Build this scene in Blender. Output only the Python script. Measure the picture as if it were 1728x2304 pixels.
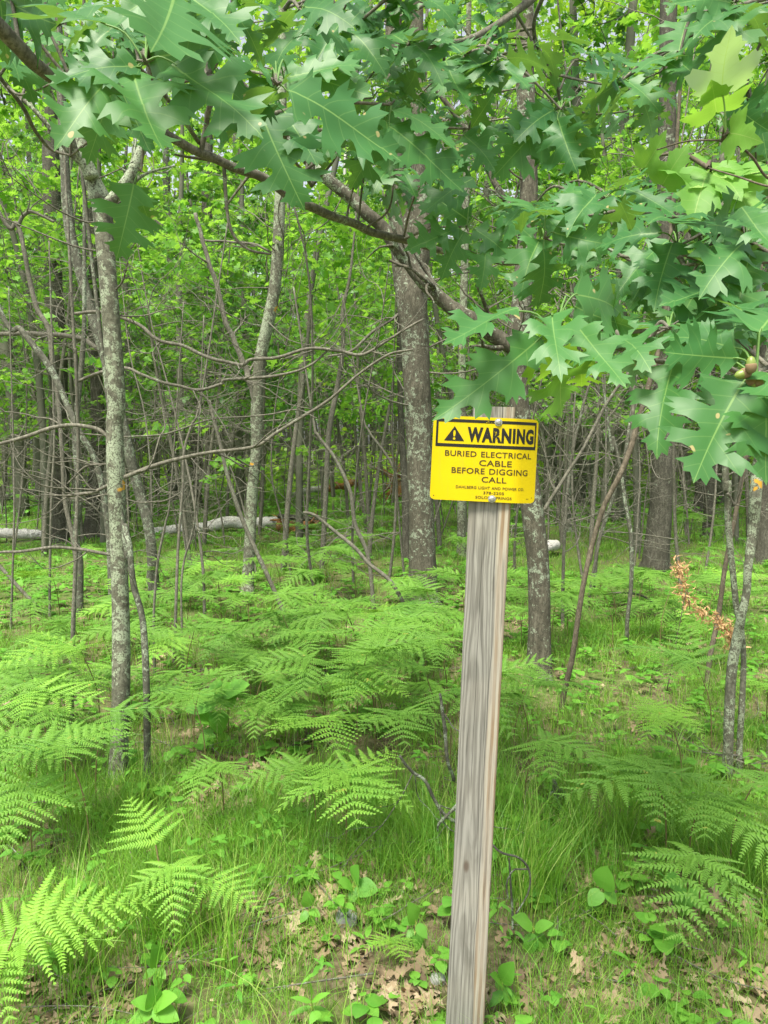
import bpy, math, random
import numpy as np
from mathutils import Vector, Matrix
from mathutils.geometry import delaunay_2d_cdt

for _o in list(bpy.data.objects):
    bpy.data.objects.remove(_o)
SC = bpy.context.scene
COL = SC.collection
rad = math.radians

# ------------------------------------------------------------------ camera
CAMZ = 1.5
PITCH = 5.25
F = 1708.0            # focal length in pixels of the 1728 x 2304 photograph
cam_d = bpy.data.cameras.new("camera")
cam_d.sensor_fit = 'VERTICAL'
cam_d.sensor_height = 36.0
cam_d.lens = 36.0 * F / 2304.0
cam_d.clip_start = 0.05
cam_d.clip_end = 1500
cam = bpy.data.objects.new("camera", cam_d)
COL.objects.link(cam)
cam.location = (0, 0, CAMZ)
cam.rotation_euler = (rad(90 - PITCH), 0, 0)
SC.camera = cam

# ------------------------------------------------------------------ light
SUN_EL, SUN_AZ = 62.0, 205.0      # azimuth clockwise from +Y (behind the camera, a little left)
world = bpy.data.worlds.new("World")
SC.world = world
world.use_nodes = True
wn = world.node_tree.nodes
wl = world.node_tree.links
bg = wn.get("Background") or wn.new("ShaderNodeBackground")
sky = wn.new("ShaderNodeTexSky")
sky.sky_type = 'NISHITA'
sky.sun_disc = False
sky.sun_elevation = rad(SUN_EL)
sky.sun_rotation = rad(SUN_AZ)
sky.air_density = 1.0
sky.dust_density = 3.0
hs = wn.new("ShaderNodeHueSaturation")          # thin high cloud: a whiter sky than clear blue
hs.inputs["Saturation"].default_value = 0.35
wl.new(sky.outputs[0], hs.inputs["Color"])
wl.new(hs.outputs[0], bg.inputs[0])
bg.inputs[1].default_value = 0.125
sun_d = bpy.data.lights.new("sun", 'SUN')
sun_d.energy = 3.2
sun_d.angle = rad(16)
sun_d.color = (1.0, 0.94, 0.80)
sun = bpy.data.objects.new("sun", sun_d)
COL.objects.link(sun)
_az, _el = rad(SUN_AZ), rad(SUN_EL)
sdir = Vector((math.sin(_az) * math.cos(_el), math.cos(_az) * math.cos(_el), math.sin(_el)))
sun.rotation_euler = sdir.to_track_quat('Z', 'Y').to_euler()

SC.view_settings.view_transform = 'Standard'
SC.view_settings.look = 'None'
SC.view_settings.exposure = 1.15
SC.view_settings.gamma = 1.0
SC.view_settings.use_curve_mapping = False
SC.render.engine = 'CYCLES'
SC.cycles.max_bounces = 8
SC.cycles.diffuse_bounces = 5
SC.cycles.glossy_bounces = 2
SC.cycles.transmission_bounces = 5
SC.cycles.use_denoising = True

# ------------------------------------------------------------------ picture <-> place
cp, sp = math.cos(rad(PITCH)), math.sin(rad(PITCH))
def ray(px, py):
    a, b = (px - 864.0) / F, (1152.0 - py) / F
    return np.array([a, cp + b * sp, -sp + b * cp])
def P(px, py, Y):
    r = ray(px, py)
    return np.array([0, 0, CAMZ]) + r * (Y / r[1])
def GY(py, z=0.0):
    r = ray(864, py)
    return (z - CAMZ) / r[2] * r[1]
def PZ(px, py, z):
    r = ray(px, py)
    return np.array([0, 0, CAMZ]) + r * ((z - CAMZ) / r[2])

# ------------------------------------------------------------------ numpy helpers
def _hash(i, j, k, seed):
    n = (i * 374761393 + j * 668265263 + k * 2147483647 + seed * 974634777) & 0xffffffff
    n = ((n ^ (n >> 13)) * 1274126177) & 0xffffffff
    n = n ^ (n >> 16)
    return (n & 0xffff) / 65535.0
def noise3(p, seed=0):
    p = np.asarray(p, float)
    f = np.floor(p).astype(np.int64)
    t = p - f
    t = t * t * (3 - 2 * t)
    out = 0
    for dx in (0, 1):
        for dy in (0, 1):
            for dz in (0, 1):
                w = (t[:, 0] if dx else 1 - t[:, 0]) * (t[:, 1] if dy else 1 - t[:, 1]) * (t[:, 2] if dz else 1 - t[:, 2])
                out = out + w * _hash(f[:, 0] + dx, f[:, 1] + dy, f[:, 2] + dz, seed)
    return out
def ground_h(x, y):
    x = np.asarray(x, float); y = np.asarray(y, float)
    p = np.stack([x.ravel(), y.ravel(), 0 * x.ravel()], 1)
    h = (noise3(p * 0.45, 3) - .5) * 0.16 + (noise3(p * 1.6, 5) - .5) * 0.06 + (noise3(p * 6, 6) - .5) * 0.015
    d = np.sqrt(p[:, 0] ** 2 + p[:, 1] ** 2)
    h = h * np.clip((d - 1.0) / 4, 0.3, 1)
    return h.reshape(x.shape)
def gh(x, y):
    return float(ground_h(np.array([x]), np.array([y]))[0])

class Buf:
    """collects triangles with a vector attribute (u, v, random)"""
    def __init__(s):
        s.V, s.T, s.A, s.n = [], [], [], 0
    def add(s, V, T, A=None):
        V = np.asarray(V, float)
        if A is None:
            A = np.zeros((len(V), 3))
        s.V.append(V); s.T.append(np.asarray(T, np.int64) + s.n); s.A.append(np.asarray(A, float))
        s.n += len(V)
    def mesh(s, name, mat, origin=(0, 0, 0), smooth=True):
        V = np.concatenate(s.V) - np.asarray(origin, float)
        T = np.concatenate(s.T); A = np.concatenate(s.A)
        me = bpy.data.meshes.new(name)
        me.vertices.add(len(V)); me.vertices.foreach_set("co", V.astype(np.float32).ravel())
        me.loops.add(T.size); me.loops.foreach_set("vertex_index", T.astype(np.int32).ravel())
        me.polygons.add(len(T))
        me.polygons.foreach_set("loop_start", np.arange(0, T.size, 3, dtype=np.int32))
        try:
            me.polygons.foreach_set("loop_total", np.full(len(T), 3, np.int32))
        except Exception:
            pass
        me.polygons.foreach_set("use_smooth", np.full(len(T), smooth, bool))
        at = me.attributes.new("lp", 'FLOAT_VECTOR', 'POINT')
        at.data.foreach_set("vector", A.astype(np.float32).ravel())
        me.update(calc_edges=True)
        me.materials.append(mat)
        return me

def link(name, data, parent=None, loc=None):
    o = bpy.data.objects.new(name, data)
    COL.objects.link(o)
    if parent is not None:
        o.parent = parent
    if loc is not None:
        o.location = loc
    return o
def tag(o, label=None, cat=None, group=None, kind=None):
    if label: o["label"] = label
    if cat: o["category"] = cat
    if group: o["group"] = group
    if kind: o["kind"] = kind
    return o
def empty(name, loc, label=None, cat=None, group=None):
    o = link(name, None, loc=tuple(loc))
    return tag(o, label, cat, group)
def copy_tree(o, parent=None):
    c = o.copy(); COL.objects.link(c)
    c.parent = parent
    for ch in o.children:
        copy_tree(ch, c)
    return c
def part(name, buf, mat, parent, smooth=True):
    return link(name, buf.mesh(name, mat, parent.matrix_basis.translation if parent.parent is None else (0, 0, 0), smooth), parent)

def catmull(pts, n):
    P0 = np.asarray(pts, float)
    if len(P0) < 3:
        t = np.linspace(0, 1, n)[:, None]
        return P0[0] * (1 - t) + P0[-1] * t
    Q = np.vstack([2 * P0[0] - P0[1], P0, 2 * P0[-1] - P0[-2]])
    seg = np.linspace(0, len(P0) - 1 - 1e-6, n)
    i = seg.astype(int); t = (seg - i)[:, None]
    a, b, c, d = Q[i], Q[i + 1], Q[i + 2], Q[i + 3]
    return 0.5 * ((2 * b) + (-a + c) * t + (2 * a - 5 * b + 4 * c - d) * t ** 2 + (-a + 3 * b - 3 * c + d) * t ** 3)

def tube(buf, path, radii, sides=6, bump=0.0, bscale=8.0, seed=0, att=(0, 0, 0), cap=True, stretch=.25):
    path = np.asarray(path, float); n = len(path)
    radii = np.asarray(radii, float) * np.ones(n)
    tan = np.gradient(path, axis=0)
    tan /= np.linalg.norm(tan, axis=1)[:, None] + 1e-12
    ref = np.array([0.0, 1.0, 0.0]) if abs(tan[0][1]) < .9 else np.array([1.0, 0, 0])
    us = np.zeros((n, 3)); u = ref - tan[0] * ref.dot(tan[0]); u /= np.linalg.norm(u)
    for i in range(n):
        u = u - tan[i] * u.dot(tan[i]); u /= np.linalg.norm(u) + 1e-12
        us[i] = u
    vs = np.cross(tan, us)
    a = np.arange(sides) / sides * 2 * math.pi
    R = radii[:, None, None]
    dirs = us[:, None, :] * np.cos(a)[None, :, None] + vs[:, None, :] * np.sin(a)[None, :, None]
    V = path[:, None, :] + dirs * R
    if bump > 0:
        q = V.reshape(-1, 3) * bscale * np.array([1, 1, stretch])
        nn = (np.abs(noise3(q, seed) - .5) * 2 * .6 + noise3(q * 2.3, seed + 1) * .4 - .45)
        lump = noise3(V.reshape(-1, 3) * np.array([3, 3, 2.2]), seed + 9) - .5
        V = V + dirs * (R * (bump * nn.reshape(n, sides, 1) + .16 * lump.reshape(n, sides, 1)))
    V = V.reshape(-1, 3)
    i = np.arange(n - 1)[:, None] * sides; j = np.arange(sides)[None, :]; k = (j + 1) % sides
    A_, B_, C_, D_ = (i + j).ravel(), (i + k).ravel(), (i + sides + k).ravel(), (i + sides + j).ravel()
    T = np.concatenate([np.stack([A_, B_, C_], 1), np.stack([A_, C_, D_], 1)])
    if cap:
        V = np.vstack([V, path[0] - tan[0] * radii[0] * .1, path[-1] + tan[-1] * radii[-1] * .3])
        c0, c1 = n * sides, n * sides + 1
        jj = np.arange(sides); kk = (jj + 1) % sides
        T = np.concatenate([T, np.stack([np.full(sides, c0), kk, jj], 1),
                            np.stack([np.full(sides, c1), (n - 1) * sides + jj, (n - 1) * sides + kk], 1)])
    A = np.zeros((len(V), 3)); A[:] = att
    buf.add(V, T, A)

# ------------------------------------------------------------------ materials
def newmat(name):
    m = bpy.data.materials.new(name); m.use_nodes = True
    nt = m.node_tree; nt.nodes.clear()
    out = nt.nodes.new("ShaderNodeOutputMaterial")
    return m, nt, out
class N:
    def __init__(s, nt): s.nt = nt
    def node(s, t, **kw):
        n = s.nt.nodes.new(t)
        for k, v in kw.items():
            setattr(n, k, v)
        return n
    def lk(s, a, b): s.nt.links.new(a, b)
    def val(s, x, inp):
        if isinstance(x, (int, float)): inp.default_value = x
        elif isinstance(x, (tuple, list)):
            inp.default_value = (*x, 1) if len(x) == 3 and len(inp.default_value) == 4 else x
        else: s.lk(x, inp)
    def math(s, op, a, b=0.0, c=None, clamp=False):
        n = s.node("ShaderNodeMath", operation=op); n.use_clamp = clamp
        s.val(a, n.inputs[0]); s.val(b, n.inputs[1])
        if c is not None: s.val(c, n.inputs[2])
        return n.outputs[0]
    def mix(s, f, a, b, blend='MIX'):
        n = s.node("ShaderNodeMix", data_type='RGBA', blend_type=blend)
        s.val(f, n.inputs[0]); s.val(a, n.inputs[6]); s.val(b, n.inputs[7])
        return n.outputs[2]
    def noise(s, vec, scale, detail=3, rough=.55, dist=0.0):
        n = s.node("ShaderNodeTexNoise"); n.inputs["Scale"].default_value = scale
        n.inputs["Detail"].default_value = detail; n.inputs["Roughness"].default_value = rough
        n.inputs["Distortion"].default_value = dist
        if vec is not None: s.lk(vec, n.inputs["Vector"])
        return n.outputs[0]
    def ramp(s, f, stops, interp='LINEAR'):
        n = s.node("ShaderNodeValToRGB"); cr = n.color_ramp; cr.interpolation = interp
        while len(cr.elements) < len(stops): cr.elements.new(0.5)
        for e, (p, c) in zip(cr.elements, stops):
            e.position = p; e.color = (*c, 1) if len(c) == 3 else c
        s.lk(f, n.inputs[0]); return n.outputs[0]
    def smooth(s, x, a, b):
        n = s.node("ShaderNodeMapRange", interpolation_type='SMOOTHSTEP')
        s.val(x, n.inputs[0]); n.inputs[1].default_value = a; n.inputs[2].default_value = b
        n.inputs[3].default_value = 0; n.inputs[4].default_value = 1
        return n.outputs[0]
    def mapping(s, vec, scale):
        n = s.node("ShaderNodeMapping"); n.inputs[3].default_value = scale
        s.lk(vec, n.inputs[0]); return n.outputs[0]
    def coord(s, w="Object"): return s.node("ShaderNodeTexCoord").outputs[w]
    def bump(s, h, strength, dist):
        n = s.node("ShaderNodeBump"); n.inputs[0].default_value = strength; n.inputs[1].default_value = dist
        s.lk(h, n.inputs[2]); return n.outputs[0]

def leaf_mat(name, ca, cb, trans, rough=.5, tw=.35, veins=0.0, vein_col=(.30, .42, .10), back=None, spec=.5, stops=None, blemish=False, fleck=False):
    m, nt, out = newmat(name); g = N(nt)
    at = g.node("ShaderNodeAttribute", attribute_name="lp")
    sep = g.node("ShaderNodeSeparateXYZ"); g.lk(at.outputs["Vector"], sep.inputs[0])
    u, v, r = sep.outputs
    oi = g.node("ShaderNodeObjectInfo").outputs["Random"]
    rr = g.math('FRACT', g.math('ADD', r, g.math('MULTIPLY', oi, 3.7)))
    col = g.ramp(r, stops) if stops else g.mix(rr, ca, cb)
    pos = g.node("ShaderNodeNewGeometry")
    nz = g.noise(pos.outputs["Position"], 9.0, 2)
    col = g.mix(g.smooth(nz, .3, .75), col, g.mix(.55, col, cb))
    if fleck:
        fk = g.noise(pos.outputs["Position"], 24.0, 3, .7)
        col = g.mix(g.smooth(fk, .66, .72), col, (.42, .36, .07))
        col = g.mix(g.math('MULTIPLY', g.smooth(g.noise(pos.outputs["Position"], 2.2, 2), .35, .7), .5), col, cb)
    if back:
        col = g.mix(g.math('MULTIPLY', pos.outputs["Backfacing"], .8), col, back)
    bmp = None
    if veins > 0:
        au = g.math('ABSOLUTE', u)
        mid = g.math('SUBTRACT', 1.0, g.smooth(g.math('DIVIDE', au, g.math('MULTIPLY_ADD', v, -.0055, .0082)), .6, 1.3))
        t = g.math('SUBTRACT', v, g.math('MULTIPLY', au, g.math('MULTIPLY_ADD', v, .7, .4)))
        fr = g.math('ABSOLUTE', g.math('SUBTRACT', g.math('FRACT', g.math('ADD', g.math('DIVIDE', t, .1333), .3875)), .5))
        lat = g.math('SUBTRACT', 1.0, g.smooth(fr, .015, .05))
        fade = g.math('SUBTRACT', 1.0, g.smooth(au, .12, .36))
        lat = g.math('MULTIPLY', g.math('MULTIPLY', lat, fade), .38)
        vm = g.math('MULTIPLY', g.math('MAXIMUM', mid, lat), veins, clamp=True)
        if blemish:
            bn = g.noise(pos.outputs["Position"], 60.0, 0)
            col = g.mix(g.smooth(bn, .84, .87), col, (.42, .36, .16))
        col = g.mix(vm, col, vein_col)
        # the blade puckers between the veins
        hgt = g.math('ADD', g.math('MULTIPLY', fr, .8), g.math('MULTIPLY', g.noise(pos.outputs["Position"], 90.0, 2), .5))
        bmp = g.bump(hgt, .35, .004)
    pb = g.node("ShaderNodeBsdfPrincipled")
    g.val(col, pb.inputs["Base Color"]); pb.inputs["Roughness"].default_value = rough
    pb.inputs["Specular IOR Level"].default_value = spec
    tb = g.node("ShaderNodeBsdfTranslucent")
    tc = g.mix(.6, col, trans)
    g.lk(tc, tb.inputs[0])
    if bmp is not None:
        g.lk(bmp, pb.inputs["Normal"])
    ms = g.node("ShaderNodeMixShader"); ms.inputs[0].default_value = tw
    g.lk(pb.outputs[0], ms.inputs[1]); g.lk(tb.outputs[0], ms.inputs[2])
    g.lk(ms.outputs[0], out.inputs[0])
    return m

def bark_mat(name, dark, light, lichen=.5, lichen_col=(.24, .30, .20), scale=1.0, ridge=.3, orange=False, birch=False, strength=.8):
    m, nt, out = newmat(name); g = N(nt)
    co = g.coord("Object")
    mp = g.mapping(co, (1, 1, ridge))
    n1 = g.noise(mp, 38 * scale, 5, .65, .4)
    n2 = g.noise(co, 7 * scale, 4, .6)
    n3 = g.noise(co, 150 * scale, 3, .6)
    col = g.mix(g.smooth(n1, .36, .66), dark, light)
    col = g.mix(g.math('MULTIPLY', g.smooth(n2, .35, .7), .5), col, tuple(c * .6 for c in dark))
    nf = g.noise(g.mapping(co, (1, 1, .5)), 75 * scale, 4, .7)
    col = g.mix(g.math('MULTIPLY', g.smooth(nf, .47, .58), .85), col, tuple(c * .40 for c in dark))
    col = g.mix(.35, col, g.mix(n3, tuple(c * .45 for c in dark), tuple(min(1, c * 1.5) for c in light)))
    if birch:
        mb = g.mapping(co, (1, 1, 6))
        nb = g.noise(mb, 9, 3, .6)
        col = g.mix(g.smooth(nb, .60, .68), col, (.035, .03, .027))
    a = g.noise(co, 27 * scale, 6, .75, .4)
    b = g.noise(co, 3.2, 2)
    lm = g.math('ADD', a, g.math('MULTIPLY', g.math('SUBTRACT', b, .5), .55))
    lo = .70 - .22 * lichen
    mask = g.math('MULTIPLY', g.smooth(lm, lo, lo + .025), g.smooth(n3, .36, .48))
    c2 = g.mix(g.noise(co, 30, 2), lichen_col, (.36, .40, .31))
    c2 = g.mix(g.smooth(n3, .3, .62), tuple(c * .5 for c in lichen_col), c2)
    col = g.mix(mask, col, c2)
    if orange:
        on = g.noise(co, 6.5, 3, .6)
        col = g.mix(g.smooth(on, .70, .73), col, (.55, .30, .04))
    pb = g.node("ShaderNodeBsdfPrincipled"); g.val(col, pb.inputs["Base Color"])
    pb.inputs["Roughness"].default_value = .9; pb.inputs["Specular IOR Level"].default_value = .2
    h = g.math('ADD', n1, g.math('MULTIPLY', mask, .5))
    h = g.math('ADD', h, g.math('MULTIPLY', n3, .4))
    g.lk(g.bump(h, strength, .012), pb.inputs["Normal"])
    g.lk(pb.outputs[0], out.inputs[0])
    return m

def plain(name, col, rough=.6, spec=.5, metal=0.0, var=.3, nscale=40):
    m, nt, out = newmat(name); g = N(nt)
    pb = g.node("ShaderNodeBsdfPrincipled")
    n = g.noise(g.coord("Object"), nscale, 4)
    c = g.mix(n, tuple(x * (1 - var) for x in col), tuple(min(1, x * (1 + var)) for x in col))
    g.lk(c, pb.inputs["Base Color"])
    pb.inputs["Roughness"].default_value = rough; pb.inputs["Metallic"].default_value = metal
    pb.inputs["Specular IOR Level"].default_value = spec
    g.lk(g.bump(n, .2, .002), pb.inputs["Normal"])
    g.lk(pb.outputs[0], out.inputs[0]); return m

M = {}
M['oak'] = leaf_mat("oak_leaf", (.030, .128, .036), (.068, .205, .052), (.26, .50, .03), rough=.45, tw=.30, veins=.85, vein_col=(.20, .36, .10), back=(.10, .22, .08), spec=.36, blemish=True)
M['oak_young'] = leaf_mat("young_oak_leaf", (.10, .26, .03), (.17, .36, .03), (.34, .60, .03), rough=.45, tw=.42, veins=.7, vein_col=(.38, .52, .12))
M['maple'] = leaf_mat("maple_leaf", (.11, .30, .05), (.19, .40, .06), (.34, .60, .04), rough=.55, tw=.45, veins=.6, vein_col=(.40, .55, .16), back=(.56, .70, .46))
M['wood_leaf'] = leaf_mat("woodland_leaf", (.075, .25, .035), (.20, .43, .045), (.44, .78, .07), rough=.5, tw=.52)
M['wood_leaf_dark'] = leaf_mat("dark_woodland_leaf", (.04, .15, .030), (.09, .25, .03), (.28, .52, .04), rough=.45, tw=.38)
M['far_leaf'] = leaf_mat("far_leaf", (.10, .28, .025), (.27, .48, .03), (.56, .82, .05), rough=.6, tw=.52)
M['fern'] = leaf_mat("fern_frond", (.075, .215, .024), (.16, .34, .038), (.28, .56, .04), rough=.6, tw=.28, fleck=True)
M['fern_bright'] = leaf_mat("bright_fern_frond", (.13, .34, .04), (.25, .48, .055), (.45, .72, .05), rough=.6, tw=.32, fleck=True)
M['fern_dry'] = leaf_mat("withered_fern", (.46, .27, .12), (.64, .43, .22), (.55, .3, .12), rough=.8, tw=.2)
M['grass'] = leaf_mat("grass", (.08, .24, .02), (.2, .4, .04), (.35, .60, .03), rough=.5, tw=.35,
                      stops=[(0, (.06, .20, .022)), (.4, (.14, .36, .035)), (.75, (.30, .52, .06)), (.9, (.44, .52, .13)), (1.0, (.56, .50, .27))])
M['herb'] = leaf_mat("herb_leaf", (.09, .30, .035), (.18, .44, .05), (.3, .6, .03), rough=.5, tw=.35, veins=.3)
M['litter'] = leaf_mat("dry_leaf", (.2, .13, .07), (.5, .38, .22), (.4, .25, .1), rough=.8, tw=.1,
                       stops=[(0, (.075, .055, .034)), (.4, (.18, .13, .078)), (.8, (.30, .23, .145)), (1.0, (.44, .36, .25))])
M['bark_lichen'] = bark_mat("lichen_bark", (.072, .070, .046), (.205, .21, .155), .95, orange=True, ridge=1.4, strength=.6, lichen_col=(.28, .34, .21))
M['bark_oak'] = bark_mat("oak_bark", (.048, .045, .031), (.165, .155, .115), .62, ridge=.22)
M['bark_pine'] = bark_mat("pine_bark", (.036, .034, .026), (.145, .14, .108), .25, ridge=.18, strength=1)
M['bark_grey'] = bark_mat("grey_bark", (.060, .060, .044), (.178, .18, .138), .7, ridge=.8)
M['bark_twig'] = bark_mat("twig_bark", (.085, .080, .060), (.25, .24, .19), .35, ridge=.6, scale=1.5)
M['bark_brown'] = bark_mat("brown_bark", (.078, .064, .043), (.20, .172, .125), .15, ridge=.5)
M['bark_far'] = plain("far_bark", (.13, .135, .10), .9, .1, var=.45, nscale=5)
M['birch'] = bark_mat("birch_bark", (.52, .50, .46), (.78, .76, .71), .05, birch=True, ridge=3, strength=.3)
M['rotten'] = bark_mat("rotten_wood", (.12, .06, .03), (.50, .26, .10), .0, ridge=1.0)
M['stalk'] = plain("leaf_stalk", (.33, .42, .08), .5)
M['fern_stem'] = plain("fern_stem", (.16, .13, .05), .6)
M['stone'] = plain("stone", (.30, .31, .29), .9, .2, var=.4, nscale=18)
M['metal'] = plain("bolt_metal", (.50, .50, .48), .45, .5, metal=.9, nscale=90)
M['acorn'] = plain("acorn_shell", (.20, .27, .055), .35, nscale=30)
M['acorn_cap'] = plain("acorn_cap", (.22, .15, .075), .8, nscale=120)
M['black'] = plain("black_print", (.012, .011, .010), .4, var=.2)
M['brown_print'] = plain("brown_print", (.06, .035, .006), .5, var=.2)

# ---- ground
def ground_mat():
    m, nt, out = newmat("forest_floor"); g = N(nt)
    co = g.coord("Object")
    n1 = g.noise(co, 26, 6, .7, .6); n2 = g.noise(co, 2.0, 4, .6); n3 = g.noise(co, 110, 4, .7)
    c = g.ramp(n1, [(.25, (.04, .034, .02)), (.45, (.11, .088, .05)), (.6, (.20, .165, .10)), (.8, (.32, .27, .18))])
    gr = g.mix(n3, (.04, .11, .015), (.12, .24, .03))
    ln = g.node("ShaderNodeVectorMath", operation='LENGTH'); g.lk(co, ln.inputs[0])
    far = g.smooth(ln.outputs["Value"], 4.0, 16.0)
    msk = g.math('ADD', g.math('MULTIPLY', g.smooth(n2, .42, .62), .45), g.math('MULTIPLY', far, .5), clamp=True)
    c = g.mix(msk, c, gr)
    pb = g.node("ShaderNodeBsdfPrincipled"); g.lk(c, pb.inputs["Base Color"])
    pb.inputs["Roughness"].default_value = .95; pb.inputs["Specular IOR Level"].default_value = .15
    g.lk(g.bump(g.math('ADD', n1, g.math('MULTIPLY', n3, .5)), .9, .03), pb.inputs["Normal"])
    g.lk(pb.outputs[0], out.inputs[0]); return m
def axis_coords(lim, fine, step0, growth):
    a = list(np.arange(0, fine + 1e-6, step0)); s = step0
    while a[-1] < lim:
        s *= growth; a.append(a[-1] + s)
    a = np.array(a); return np.concatenate([-a[:0:-1], a])
xs = axis_coords(500, 6, .11, 1.12); ys = axis_coords(500, 10, .11, 1.12)
X, Y = np.meshgrid(xs, ys)
Zg = ground_h(X, Y)
V = np.stack([X.ravel(), Y.ravel(), Zg.ravel()], 1)
ny, nx = X.shape
i = np.arange(ny - 1)[:, None] * nx + np.arange(nx - 1)[None, :]
i = i.ravel()
T = np.concatenate([np.stack([i, i + 1, i + nx + 1], 1), np.stack([i, i + nx + 1, i + nx], 1)])
b = Buf(); b.add(V, T)
tag(link("ground", b.mesh("ground", ground_mat())), kind="structure", label="forest floor of soil and dead leaves under the green cover", cat="ground")

# ------------------------------------------------------------------ leaf templates
def outline_mesh(half, grid=0.0, mirror_jit=0.0, seed=0):
    rng = np.random.RandomState(seed)
    R = np.array(half, float); L = R[::-1].copy(); L[:, 0] *= -1
    L = L[1:-1] + rng.randn(len(L) - 2, 2) * mirror_jit
    O = np.vstack([R, L])
    n = len(O)
    verts = [Vector(p) for p in O]; edges = [(k, (k + 1) % n) for k in range(n)]
    pts = []
    if grid > 0:
        for y in np.arange(grid * .7, 1.0, grid):
            for x in np.arange(-.48, .481, grid):
                pts.append((x + (rng.rand() - .5) * grid * .2 * (abs(x) > .01), y))
    if grid >= 0:
        for y in np.arange(.12, .96, .14 if grid == 0 else grid):
            pts.append((0.0, float(y)))
    verts += [Vector(p) for p in pts]
    vv, ee, ff, *_ = delaunay_2d_cdt(verts, edges, [list(range(n))], 1, 1e-5)
    Vv = np.array([[p[0], p[1], 0.0] for p in vv])
    Tt = []
    for f in ff:
        for k in range(1, len(f) - 1):
            Tt.append((f[0], f[k], f[k + 1]))
    return Vv, np.array(Tt)

OAK = [(0, 0), (.05, .012), (.11, .05), (.19, .085), (.28, .12), (.215, .155), (.25, .20), (.155, .215), (.10, .25), (.085, .285), (.11, .32),
       (.20, .335), (.29, .345), (.41, .40), (.325, .415), (.40, .475), (.30, .47), (.33, .53), (.22, .50), (.135, .515), (.095, .55), (.11, .585), (.19, .62),
       (.27, .645), (.36, .72), (.26, .71), (.27, .785), (.17, .74), (.10, .745), (.07, .78), (.10, .82), (.17, .875), (.105, .88), (.09, .94), (.045, .925), (0, 1.0)]
OAK2 = [(0, 0), (.04, .01), (.12, .07), (.22, .13), (.145, .17), (.09, .20), (.07, .235), (.11, .27), (.22, .29), (.36, .34), (.27, .355), (.37, .42), (.27, .41), (.17, .42), (.11, .45),
        (.12, .485), (.20, .52), (.33, .57), (.42, .66), (.31, .635), (.34, .72), (.22, .67), (.13, .67), (.08, .71), (.10, .75), (.19, .80), (.24, .87), (.14, .845), (.12, .91), (.05, .89), (0, 1.0)]
MAPLE = [(0, 0), (.08, -.01), (.17, -.06), (.24, -.04), (.36, .02), (.31, .07), (.42, .14), (.36, .18), (.45, .27), (.52, .42), (.43, .42), (.40, .48), (.32, .44), (.24, .42), (.185, .40), (.17, .48), (.21, .60), (.265, .67), (.19, .69), (.17, .77),
         (.11, .79), (.07, .88), (0, 1.0)]
OVATE = [(0, 0), (.12, .02), (.25, .10), (.33, .25), (.35, .42), (.29, .62), (.17, .82), (.06, .95), (0, 1.0)]
ROUND = [(0, .03), (.10, -.02), (.26, .02), (.40, .16), (.46, .38), (.40, .60), (.26, .80), (.10, .93), (0, 1.0)]
LANCE = [(0, 0), (.07, .08), (.13, .28), (.13, .5), (.09, .75), (.03, .93), (0, 1.0)]
hi_oak = [outline_mesh(o, .085, .009, s) for s, o in enumerate((OAK, OAK2, OAK))]
hi_maple = [outline_mesh(MAPLE, .10, .008, 5)]
mid_oak = [outline_mesh(OAK[::1], 0, .0, 1), outline_mesh(OAK2, 0, 0, 2)]
low_star = [outline_mesh([(0, 0), (.14, .08), (.30, .16), (.13, .27), (.42, .42), (.16, .55), (.34, .76), (.10, .77), (0, 1)], -1, .02, 3),
            outline_mesh([(0, 0), (.30, -.02), (.24, .12), (.50, .32), (.22, .42), (.22, .66), (0, 1)], -1, .02, 4)]
ovate_t = [outline_mesh(OVATE, 0, 0, 5)]
round_t = [outline_mesh(ROUND, 0, 0, 5)]
lance_t = [outline_mesh(LANCE, 0, 0, 5)]

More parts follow.
